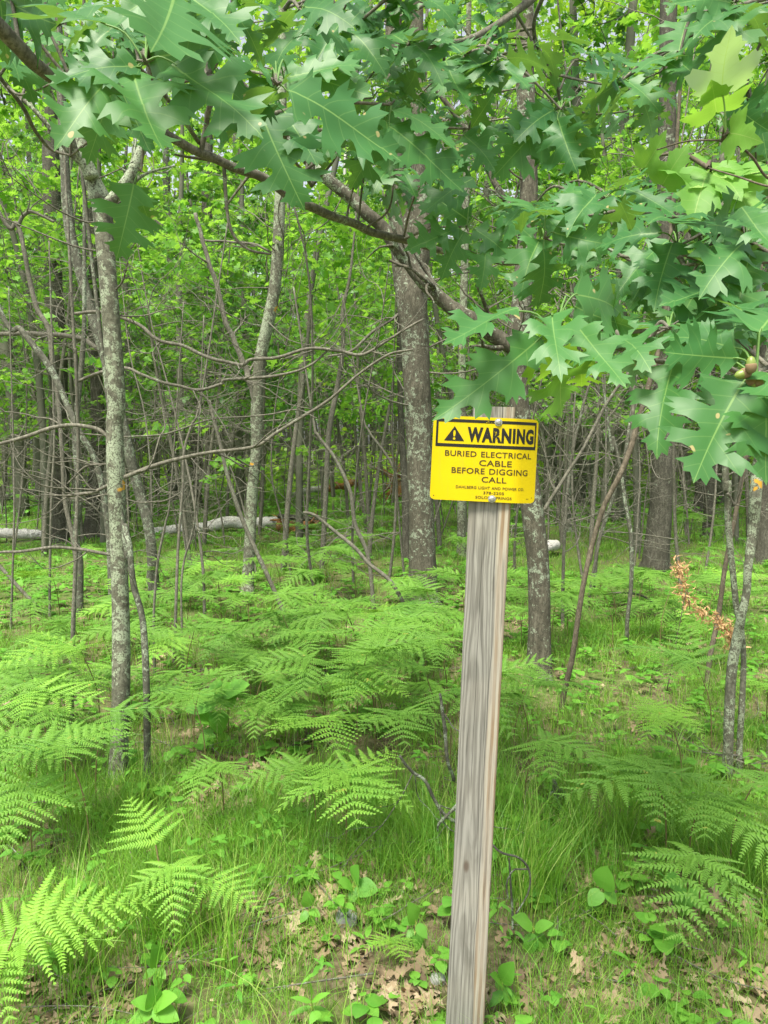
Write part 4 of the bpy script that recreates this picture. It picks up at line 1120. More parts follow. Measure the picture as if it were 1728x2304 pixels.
part("stem", sb, M['bark_grey'], e)
def stone(px, py, w, label, seed):
    c = PZ(px, py, .03); r = w / F * c[1] / 2
    e = empty("stone", (c[0], c[1], gh(c[0], c[1])), label, "stone")
    rng = np.random.RandomState(seed); bb = Buf()
    th, ph = np.meshgrid(np.linspace(0, math.pi, 14), np.arange(22) / 22 * 2 * math.pi, indexing='ij')
    D = np.stack([np.sin(th) * np.cos(ph), np.sin(th) * np.sin(ph), np.cos(th)], -1).reshape(-1, 3)
    k = (1 + .35 * (noise3(D * 2.1 + seed, seed) - .5) + .15 * (noise3(D * 5 + seed, seed) - .5))[:, None]
    V = np.clip(D * k, -.8, .8) * np.array([r, r * .8, r * .62]) + np.array([c[0], c[1], gh(c[0], c[1]) + r * .25])
    i_ = (np.arange(13)[:, None] * 22 + np.arange(22)[None, :]); j_ = (np.arange(13)[:, None] * 22 + (np.arange(22)[None, :] + 1) % 22)
    a, b_, c_, d = i_.ravel(), j_.ravel(), j_.ravel() + 22, i_.ravel() + 22
    bb.add(V, np.concatenate([np.stack([a, d, c_], 1), np.stack([a, c_, b_], 1)])); part("rock", bb, M['stone'], e)
stone(780, 2058, 62, "flat grey stone on the dead leaves left of the post", 3)
stone(985, 2190, 46, "small pale stone at the left foot of the post", 5)
stone(608, 1978, 26, "small pale stone between the low fern and the herb seedlings", 6)
stone(735, 1870, 22, "half-buried stone in the leaf litter below the middle fern", 8)

# ------------------------------------------------------------------ bracken
def frond(seed, n_p=8, W=.56, curl=.5):
    """triangular twice-divided blade of unit length along +Y, face up +Z"""
    rng = np.random.RandomState(seed); bf = Buf()
    cx = lambda s: np.array([0.0, math.sin(curl * s) / curl, -(1 - math.cos(curl * s)) / curl])
    ss = np.linspace(0, 1, 16); tube(bf, np.array([cx(s) for s in ss]), np.linspace(.008, .0015, 16), 4, att=(0, .5, .3), cap=False)
    V, T, A = [], [], []; nv = 0
    up = np.array([0, 0, 1.0])
    for k in range(n_p):
        s = .05 + .93 * (k / n_p) ** .92
        t = np.array([0, math.cos(curl * s), -math.sin(curl * s)]); nrm = np.array([0, math.sin(curl * s), math.cos(curl * s)])
        for sgn in (-1, 1):
            ln = W * (1 - s) ** .95 * rng.uniform(.88, 1.08) + .02
            ang = rad(72 - 30 * s + rng.uniform(-5, 5))
            d = t * math.cos(ang) + np.array([sgn, 0, 0]) * math.sin(ang); d += nrm * rng.uniform(-.05, .12)
            d /= np.linalg.norm(d)
            droop = rng.uniform(-.1, .8)
            m = max(5, int(ln / .034)); base = cx(min(1, s + rng.uniform(-.008, .008)))
            nn = nrm - d * nrm.dot(d); nn /= np.linalg.norm(nn)
            side = np.cross(d, nn)
            pt = lambda q: base + d * ln * q - nn * droop * ln * q * q * .35
            pr = np.array([pt(q) for q in np.linspace(0, 1, 6)])
            tube(bf, pr, np.linspace(.0035, .0008, 6), 3, att=(0, .5, .3), cap=False)
            for j in range(m + 1):
                q = (j + .3) / (m + 1)
                pl = (.145 * ln + .010) * (1 - q) ** .75 * (.62 + .38 * min(1, q * 7)) * rng.uniform(.86, 1.1) + .004
                w = ln / (m + 1) * .40
                for s2 in (-1, 1):
                    dd = side * s2 * .92 + d * (.38 + .2 * q); dd /= np.linalg.norm(dd)
                    o = pt(q)
                    wv = d * w
                    sag = -nn * pl * rng.uniform(.05, .35)
                    quad = np.array([o - wv, o + wv, o + dd * pl * .55 + wv * .85 + sag * .3, o + dd * pl * .55 - wv * .85 + sag * .3, o + dd * pl + sag, o + nn * pl * .03])
                    quad[5] = o + dd * pl * .5 + nn * w * .35 + sag * .2
                    V.append(quad)
                    tr = np.array([[0, 1, 5], [1, 2, 5], [2, 4, 5], [4, 3, 5], [3, 0, 5]])
                    if s2 > 0: tr = tr[:, ::-1]
                    T.append(tr + nv); nv += 6
                    A.append(np.full((6, 3), [0.2, .5, .2 + .6 * rng.rand() * .6 + .2 * q]))
    V = np.concatenate(V)
    bf.add(V, np.concatenate(T), np.concatenate(A))
    return bf
fr_me = {}
for kind in ('fern', 'fern_bright'):
    fr_me[kind] = [frond(60 + s, (8, 9, 7, 9)[s], (.60, .54, .62, .56)[s], (.35, .6, .25, .8)[s]).mesh("frond", M[kind], smooth=False) for s in range(4)]
fern_count = 0
def fern(x, y, h, size, az, rng, label, tilt=.35, kind='fern', n=3, group=None, cat="fern"):
    """bracken: a stipe of height h and n triangular blades; az = heading of the middle blade (0 = away, 180 = to the camera)"""
    z0 = gh(x, y)
    e = empty("bracken_fern", (x, y, z0 - .02), label, cat, group)
    a = rad(az); hd = Vector((math.sin(a), math.cos(a), 0))
    st = Buf(); topp = Vector((x, y, z0 + h)) + hd * h * .18
    p = catmull([(x, y, z0 - .03), tuple(Vector((x, y, z0 + h * .55)) + hd * h * .03), tuple(topp)], 10)
    tube(st, p, np.linspace(.0032, .0022, 10), 5, cap=False)
    part("stem", st, M['fern_stem'], e)
    spread_ = [(0, 1.0)] if n == 1 else ([(0, 1.0), (58, .72), (-58, .72)] if n == 3 else [(0, 1.0), (55, .8), (-55, .8), (125, .7), (-125, .7)] if n == 5 else [(-30, .9), (32, .9)])
    for da, sc in spread_:
        f = link("frond", fr_me[kind][rng.randint(4)], e)
        aa = a + rad(da + rng.uniform(-9, 9)); s = size * sc * rng.uniform(.9, 1.1)
        t = tilt + rng.uniform(-.12, .12)
        R = Matrix.Rotation(-aa, 4, 'Z') @ Matrix.Rotation(t, 4, 'X') @ Matrix.Rotation(rng.uniform(-.2, .2), 4, 'Y')
        f.matrix_local = Matrix.Translation(topp - e.location) @ R @ Matrix.Diagonal((s, s, s, 1))
    return e
def fern_px(px, py, h, size, az, label, rng, **kw):
    """px, py: where the blades meet in the photograph"""
    c = PZ(px, py, h); a = rad(az)
    x, y = c[0] - math.sin(a) * h * .18, c[1] - math.cos(a) * h * .18
    return fern(x, y, h - gh(x, y), size, az, rng, label, **kw)
rng = np.random.RandomState(21)
heroes = [
    (40, 2085, .30, .30, 62, "bright yellow-green fern frond fanning right in the lower left corner", dict(kind='fern_bright', n=1, tilt=.30)),
    (-10, 2130, .24, .30, 95, "bright fern at the bottom left edge below the fanning frond", dict(kind='fern_bright', n=3, tilt=.1)),
    (385, 1945, .26, .22, 165, "bright green three-part fern above the dead leaves, bottom left", dict(kind='fern_bright', n=3, tilt=-.15)),
    (470, 1975, .22, .21, 120, "bright fern blade just right of the three-part one in the bottom left", dict(kind='fern_bright', n=1, tilt=-.05)),
    (350, 1900, .28, .20, 320, "fern frond pointing up and back behind the three-part bright fern", dict(kind='fern_bright', n=1, tilt=.4)),
    (780, 1735, .34, .33, 175, "broad fern with splayed fronds in front of the post's left side", dict(kind='fern_bright', n=5, tilt=.05)),
    (680, 1720, .30, .25, 245, "fern blade reaching left beside the broad splayed fern", dict(kind='fern', n=3, tilt=.1)),
    (490, 1715, .28, .22, 190, "fern over the brown leaf litter right of the lichen tree's foot", dict(kind='fern', n=3, tilt=.05)),
    (1215, 1665, .36, .33, 130, "fern arching over the snag just right of the post", dict(kind='fern', n=3, tilt=.1)),
    (1470, 1735, .38, .34, 250, "large fern at the foot of the crossing lichened stems", dict(kind='fern', n=5, tilt=.1)),
    (1590, 1790, .34, .36, 150, "wide fern below the large one on the right side", dict(kind='fern', n=3, tilt=.05)),
    (1570, 1920, .30, .34, 215, "lowest fern at the right, comb-like fronds over the grass", dict(kind='fern', n=3, tilt=-.1)),
    (1700, 1760, .38, .34, 110, "fern cut by the right edge below the crossing stems", dict(kind='fern', n=3, tilt=.1)),
    (60, 1560, .42, .34, 100, "big light green fern at the left edge", dict(kind='fern_bright', n=3, tilt=.15)),
    (160, 1640, .40, .30, 130, "light green fern left of the lichen tree", dict(kind='fern', n=3, tilt=.0)),
    (250, 1600, .42, .27, 90, "fern half hiding the lichen tree's trunk", dict(kind='fern', n=3, tilt=.0)),
    (60, 1760, .34, .30, 160, "shaded fern with drooping fronds at the left edge", dict(kind='fern', n=3, tilt=-.2)),
    (830, 1500, .46, .38, 200, "tall fern in the dense patch left of the post", dict(kind='fern', n=3, tilt=.05)),
    (900, 1600, .42, .30, 170, "fern close against the left of the post", dict(kind='fern', n=3, tilt=.05)),
    (700, 1480, .44, .36, 240, "wide fern in the dense patch above the aspen seedling", dict(kind='fern', n=3, tilt=.1)),
    (1190, 1540, .40, .30, 80, "fern between the post and the leaning brown sapling", dict(kind='fern', n=3, tilt=.1)),
    (880, 2110, .08, .12, 170, "small feathery fern low in the leaf litter left of the post's foot", dict(kind='fern_bright', n=3, tilt=.2)),
]
for px_, py_, h_, s_, az_, lb_, kw_ in heroes:
    fern_px(px_, py_, h_, s_ * 1.12, az_, lb_, rng, **kw_)
# the field of bracken
def in_gap(x, y):
    """open strips without bracken: the grassy clearing right of the post and the near verge"""
    px = 864 + F * x / (y * cp + .0) ; 
    return (y < 2.45) or (1120 < px < 1560 and 2.3 < y < 3.3) or (1230 < px < 1560 and 3.3 < y < 5.0)
pts_f = []; tries = 0
while len(pts_f) < 200 and tries < 45000:
    tries += 1
    y = rng.uniform(2.5, 15) if rng.rand() < .75 else rng.uniform(3.4, 7.5); x = rng.uniform(-.56, .56) * y
    px = 864 + F * x / y
    py = 1152 + F * math.tan(math.atan((1.5 - .36) / y) - rad(PITCH))
    dens = noise3(np.array([[x * 1.1, y * .9, 3.3]]), 21)[0]
    pr = .10
    if px < 330 and 1480 < py < 1800: pr = .75
    elif 400 < px < 1030 and 1350 < py < 1600: pr = .95
    elif px < 420 and 1300 < py <= 1480: pr = .45
    elif 1100 < px < 1320 and 1450 < py < 1750: pr = .5
    elif px > 1090 and 1235 < py < 1470: pr = .30
    elif 640 < px < 780 and 1200 < py < 1260: pr = .5
    elif py > 1640 and 330 < px: pr = 0
    elif py < 1200: pr = .22
    if 225 < px < 420 and y < 3.6: pr = 0
    if pr < .9: pr *= min(1.6, max(0, (dens - .25) * 3.2))
    if rng.rand() > pr or in_gap(x, y) or abs(x) > .53 * y: continue
    if y > 7.9 and y < 12.6 and (px < 640 or 1180 < px < 1300): continue
    if any((x - a) ** 2 + (y - b) ** 2 < ((.12 if pr > .9 else .19) + .012 * y) ** 2 for a, b in pts_f): continue
    if abs(x - base_pt[0]) < .25 and y < 2.6: continue
    pts_f.append((x, y))
    near = y < 4
    br = rng.rand() < .25
    ef = fern(x, y, rng.uniform(.24, .5), rng.uniform(.30, .47), rng.uniform(60, 300), rng,
         "green bracken fern in the fern patch under the trees", tilt=rng.uniform(-.25, .45), kind='fern_bright' if br else 'fern', n=3 if rng.rand() < .6 else 5, group="bracken ferns under the trees")
    PLANTED.append((ef, x, y, "bracken fern"))

# withered orange fern caught on the brown stem
e = empty("withered_fern", PZ(1600, 1560, 0.0), "withered orange-brown curled fern hanging beside the crossing stems on the right", "fern")
wf = Buf(); rng2 = np.random.RandomState(9)
path = catmull([P(1518, 1265, 4.05), P(1535, 1290, 4.05), P(1540, 1340, 4.03), P(1560, 1365, 4.0), P(1600, 1390, 3.98), P(1640, 1420, 3.96), P(1652, 1455, 3.95), P(1640, 1400, 3.95)], 60)
tube(wf, path, np.full(60, .002), 4, att=(.2, .5, .3), cap=False)
for k in range(3, 58):
    dens = 16 if (k < 18 or 26 < k < 30 or k > 34) else 7
    for _ in range(dens):
        d = rng2.randn(3); d /= np.linalg.norm(d)
        put_leaves(wf, lance_t[0], path[k] + d * rng2.uniform(.0, .05), d + rng2.randn(3) * .6, rng2.randn(3), rng2.uniform(.015, .045), .8, rng2.uniform(.5, 3.0), .5, .1, rng2.rand())
part("curled_fronds", wf, M['fern_dry'], e)
sb = Buf(); branch_px(sb, [(1552, 1370, 2), (1545, 1330, 2), (1530, 1400, 2), (1500, 1560, 3)], 4.0, 0, 5, 1); part("stem", sb, M['bark_brown'], e)

# ------------------------------------------------------------------ grass (sedge tufts), litter, small plants
def blades(n_t, yr, per, hmin, hmax, w, seed, xr=.60, segs=4, dens=None, spread_=.05, arch=1.0):
    rng = np.random.RandomState(seed)
    y = np.sqrt(rng.uniform(yr[0] ** 2, yr[1] ** 2, n_t)); x = rng.uniform(-xr, xr, n_t) * (y + .3)
    if dens is not None:
        k = rng.rand(n_t) < dens(x, y); x, y = x[k], y[k]
    n_t = len(x)
    ts = rng.uniform(.55, 1.15, n_t); tr = rng.rand(n_t); lean = rng.uniform(0, 6.28, n_t)
    N_ = n_t * per; id_ = np.repeat(np.arange(n_t), per)
    bx = x[id_] + rng.randn(N_) * spread_; by = y[id_] + rng.randn(N_) * spread_
    a = rng.uniform(0, 6.28, N_); H = rng.uniform(hmin, hmax, N_) * ts[id_]
    out = rng.uniform(.2, 1.0, N_) * arch
    dx = np.cos(a) + .45 * np.cos(lean[id_]); dy = np.sin(a) + .45 * np.sin(lean[id_])
    zb = ground_h(bx, by) - .01
    s = np.linspace(0, 1, segs + 1)[None, :]
    th = out[:, None] * s * 1.5
    horiz = H[:, None] * (1 - np.cos(th)) / (out[:, None] * 1.5 + 1e-3); vert = H[:, None] * np.sin(th) / (out[:, None] * 1.5 + 1e-3)
    cx_ = bx[:, None] + dx[:, None] * horiz; cy_ = by[:, None] + dy[:, None] * horiz; cz_ = zb[:, None] + vert
    wd = (w * rng.uniform(.6, 1.3, N_))[:, None] * (1 - s ** 1.7 * .93)
    pa = a + rng.uniform(.6, 2.4, N_)
    ox = np.cos(pa)[:, None] * wd / 2; oy = np.sin(pa)[:, None] * wd / 2
    Lf_ = np.stack([cx_ - ox, cy_ - oy, cz_], -1); Rt = np.stack([cx_ + ox, cy_ + oy, cz_], -1)
    V = np.stack([Lf_, Rt], 2).reshape(N_, -1, 3)
    m = 2 * (segs + 1); T0 = []
    for k in range(segs):
        T0 += [(2 * k, 2 * k + 1, 2 * k + 3), (2 * k, 2 * k + 3, 2 * k + 2)]
    T = (np.array(T0)[None] + (np.arange(N_) * m)[:, None, None]).reshape(-1, 3)
    rv = np.clip(tr[id_] * .45 + rng.rand(N_) ** 2.2 * .6, 0, 1)
    A = np.zeros((N_, m, 3)); A[:, :, 0] = .2; A[:, :, 1] = np.repeat(s, 2).reshape(1, -1); A[:, :, 2] = rv[:, None]
    return V.reshape(-1, 3), T, A.reshape(-1, 3)
# bare leaf litter patches given where the photograph shows them
PATCH = []
for (px, py, rx_, ry_) in ((640, 2130, .34, .17), (560, 2060, .20, .10), (800, 2010, .22, .12), (430, 1830, .22, .22), (1400, 2200, .30, .16), (1560, 2080, .26, .14), (1640, 2240, .22, .15), (930, 2260, .12, .10), (150, 2270, .16, .08),
                           (1330, 2010, .10, .08), (640, 1700, .16, .14), (1480, 1960, .18, .10), (980, 1320, .5, .5), (820, 1270, .8, .5)):
    g = PZ(px, py, 0.0); PATCH.append((g[0], g[1], rx_, ry_))
def openness(x, y):
    o = np.zeros_like(x)
    for a, b_, c_, d in PATCH:
        o = np.maximum(o, np.exp(-(((x - a) / c_) ** 2 + ((y - b_) / d) ** 2) ** 2))
    return o
def dn(x, y):
    q = noise3(np.column_stack([x * 3.1, y * 3.1, 0 * x]), 31)
    return np.clip(.40 + 2.0 * (q - .38), .10, 1) * (1 - .50 * openness(x, y))
gb = Buf()
gb.add(*blades(3400, (1.5, 3.3), 22, .06, .18, .0022, 1, dens=dn, segs=5, spread_=.04, arch=1.3))
gb.add(*blades(500, (1.5, 3.2), 10, .06, .16, .0020, 11, segs=5, spread_=.05, arch=1.3))
gb.add(*blades(3200, (2.3, 6), 24, .09, .23, .0027, 2, dens=lambda x, y: dn(x, y) * np.where(x > 0, 1.0, .75), segs=5, spread_=.05, arch=1.35))
gb.add(*blades(4600, (5, 11), 16, .06, .17, .0045, 3, dens=dn, segs=4, spread_=.07, arch=1.2))
gb.add(*blades(6500, (10, 26), 12, .05, .16, .010, 4, segs=3, spread_=.12))
gb.add(*blades(3600, (24, 60), 9, .15, .40, .03, 5, segs=2, spread_=.3))
gb.add(*blades(700, (1.5, 4.0), 3, .2, .42, .0022, 6, dens=lambda x, y: .5 + 0 * x, segs=6, spread_=.03, arch=1.2))
# dense arching sedge clump right of the post
def at_clump(cx_, cy_, n, r, hmin, hmax, seed):
    V, T, A = blades(n, (1.0, 2.0), 30, hmin, hmax, .003, seed, segs=6, spread_=.03)
    rng = np.random.RandomState(seed); m = 14
    k = V.reshape(-1, 30, m, 3); c = k[:, :, :2].mean((1, 2))
    q = rng.randn(len(c), 2) * r
    sh = np.column_stack([cx_ + q[:, 0] - c[:, 0], cy_ + q[:, 1] - c[:, 1], ground_h(cx_ + q[:, 0], cy_ + q[:, 1]) - ground_h(c[:, 0], c[:, 1])])
    k = k + sh[:, None, None, :]
    gb.add(k.reshape(-1, 3), T, A)
for (px, py, n, r) in ((1230, 1900, 26, .16), (1330, 1850, 20, .16), (1200, 2000, 12, .08), (1420, 1760, 14, .15), (1640, 1960, 10, .12), (300, 2050, 12, .12), (450, 2120, 8, .08), (1120, 1830, 12, .08), (960, 1900, 8, .08), (620, 1640, 10, .12), (130, 2180, 8, .12), (250, 1830, 10, .12)):
    g = PZ(px, py, .05); at_clump(g[0], g[1], n, r, .2, .36, int(px))
tag(link("grass", gb.mesh("grass", M['grass'], smooth=True)), "bright green sedge and grass covering the forest floor", "grass", kind="stuff")
# fallen oak leaves
rng = np.random.RandomState(8); lb_ = Buf()
n = 4000
y = np.sqrt(rng.uniform(1.5 ** 2, 6.5 ** 2, n)); x = rng.uniform(-.6, .6, n) * y
k = rng.rand(n) < .25 + .5 * openness(x, y); x, y = x[k], y[k]
n2 = 700
pi_ = rng.randint(0, 12, n2); PA = np.array(PATCH)
x = np.concatenate([x, PA[pi_, 0] + rng.randn(n2) * PA[pi_, 2] * .7]); y = np.concatenate([y, PA[pi_, 1] + rng.randn(n2) * PA[pi_, 3] * .7])
n = len(x); zt = ground_h(x, y) + rng.uniform(.002, .022, n)
for w, tm in enumerate(mid_oak):
    s = np.arange(n) % 2 == w; k = s.sum()
    d = rng.randn(k, 3) * np.array([1, 1, .22]); nn = np.array([0, 0, 1.0]) + rng.randn(k, 3) * .3; nn *= rng.choice([-1, 1], k)[:, None]
    put_leaves(lb_, tm, np.column_stack([x[s], y[s], zt[s]]), d, nn, rng.uniform(.04, .10, k), rng.uniform(.6, 1.0, k), rng.uniform(-1.2, 1.6, k), rng.uniform(-.1, .6, k), .09, rng.rand(k), seed=4)
# brown crumbs and curls
n = 9000
y = np.sqrt(rng.uniform(1.5 ** 2, 4 ** 2, n)); x = rng.uniform(-.6, .6, n) * y
k = rng.rand(n) < .15 + .85 * openness(x, y); x, y = x[k], y[k]; n = len(x)
put_leaves(lb_, lance_t[0], np.column_stack([x, y, ground_h(x, y) + rng.uniform(0, .012, n)]), rng.randn(n, 3) * np.array([1, 1, .3]), rng.randn(n, 3), rng.uniform(.015, .06, n), rng.uniform(.5, 1.8, n), rng.uniform(-2, 2.5, n), .3, .1, rng.rand(n))
tag(link("fallen_leaves", lb_.mesh("fallen_leaves", M['litter'])), "brown dead oak leaves littering the ground", "leaf litter", kind="stuff")
# twigs and dead stalks on the ground
tb_ = Buf()
for k in range(260):
    y0 = math.sqrt(rng.uniform(1.6 ** 2, 5 ** 2)); x0 = rng.uniform(-.58, .58) * y0; a = rng.uniform(0, 6.28)
    p = wander(rng, (x0, y0, gh(x0, y0) + .015), (math.cos(a), math.sin(a), .03), rng.uniform(.06, .45), 6, .12)
    p[:, 2] = ground_h(p[:, 0], p[:, 1]) + rng.uniform(.01, .05)
    tube(tb_, catmull(p, 9), np.linspace(.0022, .001, 9) * rng.uniform(.6, 1.6), 4, cap=False)
for pts in ([(1010, 1895), (870, 1900), (720, 1960), (590, 1975)], [(570, 2110), (470, 2140), (380, 2170)], [(700, 2040), (560, 2085), (500, 2110)], [(840, 2190), (700, 2210), (600, 2225)], [(1500, 2140), (1620, 2200), (1728, 2230)]):
    q = catmull([PZ(a_, b2_, .05) for a_, b2_ in pts], 24); tube(tb_, q, np.linspace(.003, .0015, 24), 5, .2, 60, 3)
tag(link("ground_twigs", tb_.mesh("ground_twigs", M['bark_twig'])), "thin dead twigs and stalks strewn on the ground", "twigs", kind="stuff")
# small broad-leaved ground plants that carpet between the grass
hb = Buf(); rng = np.random.RandomState(19)
n = 3000
y = np.sqrt(rng.uniform(1.55 ** 2, 9 ** 2, n)); x = rng.uniform(-.6, .6, n) * y
for a_, b2_, sc in zip(x, y, rng.uniform(.6, 1.3, n)):
    h = rng.uniform(.03, .12) * sc; k = rng.randint(3, 7); z0 = gh(a_, b2_)
    az = rng.uniform(0, 6.28) + np.arange(k) * 6.28 / k + rng.randn(k) * .2
    D = np.column_stack([np.cos(az), np.sin(az), rng.uniform(-.1, .5, k)])
    put_leaves(hb, (ovate_t + round_t + lance_t)[rng.randint(3)], np.array([a_, b2_, z0 + h]) + D * .006 - np.array([0, 0, 1]) * rng.uniform(0, h * .5, k)[:, None], D, np.array([0, 0, 1.0]), rng.uniform(.018, .05, k) * sc * (1 + .06 * b2_), 1.0, .6, .2, .03, rng.rand(k))
n = 9000
y = np.sqrt(rng.uniform(7 ** 2, 24 ** 2, n)); x = rng.uniform(-.62, .62, n) * y
q = noise3(np.column_stack([x * .7, y * .7, 0 * x]), 44) > .36; x, y = x[q], y[q]; n = len(x)
put_leaves(hb, low_star[0], np.column_stack([x, y, ground_h(x, y) + rng.rand(n) ** 1.5 * np.where(y < 13, .09, .28)]), rng.randn(n, 3) * np.array([1, 1, .2]), np.array([0, -.1, 1]) + rng.randn(n, 3) * .25, rng.uniform(.06, .15, n), 1.1, .5, .2, .03, rng.rand(n))
tag(link("ground_cover", hb.mesh("ground_cover", M['herb'])), "small green seedlings and herbs between the grass", "ground cover", kind="stuff")
# broad-leaved seedlings one can point to
def seedling(label, stem_px, h_top, leaves, tm=0, cat="seedling", name="broadleaf_seedling", mat='herb'):
    """stem_px: pixel of the foot; leaves: (base px, base py, tip px, tip py) all near one distance"""
    g = PZ(stem_px[0], stem_px[1], 0.0); Y = g[1]
    e = empty(name, (g[0], Y, gh(g[0], Y)), label, cat)
    lf = Buf(); st = Buf(); rg = np.random.RandomState(int(stem_px[0]))
    node = P(h_top[0], h_top[1], Y)
    tube(st, catmull([(g[0], Y, gh(g[0], Y) - .01), (g[0] * .5 + node[0] * .5 + .004, Y + .01, node[2] * .5), node], 12), np.linspace(.0028, .0016, 12), 5, cap=False)
    for (a_, b2_, c_, d_) in leaves:
        o_ = rg.uniform(-.03, .03); B_ = P(a_, b2_, Y + o_); T_ = P(c_, d_, Y + o_ - .02)
        vd = -ray(a_, b2_); nn = vd * .55 + np.array([0, 0, .9]) + rg.randn(3) * .15
        put_leaves(lf, (ovate_t, round_t, hi_maple, lance_t)[tm][0], B_, T_ - B_, nn, np.linalg.norm(T_ - B_) * 1.05, 1.0, .3, .12, .03, rg.rand())
        zz = min(max((B_[2] - gh(g[0], Y)) / max(.02, node[2] - gh(g[0], Y)), .1), 1)
        s_ = np.array([g[0] + (node[0] - g[0]) * zz, Y, gh(g[0], Y) + (node[2] - gh(g[0], Y)) * zz - .006])
        tube(st, catmull([s_, (s_ + B_) / 2 + np.array([0, 0, .004]), B_], 6), np.full(6, .0011), 4, cap=False)
    part("leaves", lf, M[mat], e); part("stem", st, M['stalk'], e)
seedling("aspen seedling with large round leaves right of the lichen tree's foot", (485, 1690), (500, 1520),
         [(498, 1540, 525, 1590), (500, 1535, 470, 1545), (505, 1560, 555, 1535), (490, 1570, 415, 1590), (485, 1620, 440, 1610), (482, 1650, 440, 1680), (486, 1600, 500, 1650), (484, 1680, 430, 1700), (486, 1660, 520, 1670)], 1)
seedling("three-leaved trillium-like plant on the grass right of the post", (1360, 2080), (1358, 2000), [(1357, 2000, 1362, 1955), (1352, 2005, 1325, 2035), (1362, 2004, 1390, 2032)], 1)
seedling("broad heart-shaped leaf plant under the lowest fern at the right", (1545, 2060), (1540, 1990), [(1545, 2000, 1500, 1975), (1550, 2010, 1600, 2040), (1540, 2010, 1530, 2060), (1560, 2040, 1590, 2080)], 1)
seedling("round-leaved plant over the dead leaves above the flat stone", (795, 2050), (795, 1985), [(797, 1985, 800, 1950), (800, 1995, 848, 2000), (792, 1995, 765, 1980), (797, 2005, 790, 2030), (800, 2010, 830, 2030)], 1)
seedling("low plant with oval leaves in front of the post's right side", (1200, 2140), (1200, 2080), [(1198, 2085, 1160, 2060), (1203, 2090, 1240, 2075), (1198, 2100, 1190, 2150), (1202, 2100, 1235, 2130), (1202, 2110, 1195, 2180)], 0)
seedling("broad-leaved herb at the right of the post's foot", (1130, 2280), (1130, 2210), [(1130, 2210, 1150, 2170), (1130, 2215, 1110, 2190), (1128, 2225, 1165, 2260), (1130, 2230, 1105, 2260)], 0)
seedling("oval-leaved herb at the left of the post near its lower end", (930, 2150), (935, 2070), [(935, 2075, 925, 2035), (938, 2080, 962, 2110), (930, 2090, 915, 2110), (936, 2095, 945, 2140)], 0)
seedling("small twin-leaved seedling beside the flat stone", (700, 2100), (695, 2040), [(695, 2040, 690, 2010), (697, 2048, 720, 2060), (692, 2050, 675, 2075), (697, 2056, 705, 2085)], 0)
seedling("maple seedling with dark toothed leaves above the herb seedlings", (690, 2000), (692, 1965), [(692, 1965, 660, 1975), (692, 1962, 720, 1975), (690, 1968, 690, 1998), (692, 1960, 700, 1930), (692, 1963, 665, 1945)], 2)
seedling("bright maple seedling low in the bottom right grass", (1470, 2160), (1475, 2130), [(1475, 2130, 1458, 2118), (1476, 2130, 1500, 2125), (1475, 2132, 1485, 2150)], 2, mat='maple')
seedling("low oak-like seedling with pointed leaves under the tall grass right of the post", (1240, 1910), (1242, 1870), [(1242, 1870, 1205, 1880), (1243, 1870, 1290, 1875), (1242, 1872, 1250, 1900), (1242, 1868, 1225, 1845)], 2)
seedling("herb with lance-shaped leaves in the bottom left grass", (350, 2230), (352, 2170), [(352, 2172, 350, 2130), (353, 2180, 372, 2200), (350, 2180, 320, 2200), (352, 2190, 360, 2225), (351, 2176, 330, 2160)], 0)
seedling("grey-green ragged herb along the bottom edge, left of the centre", (340, 2330), (345, 2260), [(345, 2262, 300, 2250), (345, 2262, 390, 2240), (345, 2270, 400, 2290), (345, 2275, 290, 2295), (345, 2268, 345, 2225)], 0)
seedling("leafy herb at the bottom edge below the flat stone", (700, 2330), (700, 2250), [(700, 2255, 660, 2240), (700, 2255, 735, 2230), (700, 2265, 650, 2280), (700, 2265, 750, 2280), (700, 2252, 705, 2215)], 3)
# dandelion-like seed head
e = empty("seed_head", PZ(1400, 2150, 0), "pale round seed head standing over the dead leaves in the bottom right", "flower")
wb = Buf(); c = P(1401, 2102, e.location[1]); rg = np.random.RandomState(2)
tube(wb, catmull([tuple(e.location), c], 6), np.full(6, .0012), 4, cap=False, att=(.2, .5, .9))
for _ in range(90):
    d = rg.randn(3); d[2] = abs(d[2]) * .8; d /= np.linalg.norm(d)
    put_leaves(wb, lance_t[0], c + d * .004, d, rg.randn(3), .016, .5, .2, .2, .02, .98)
part("head", wb, M['litter'], e)

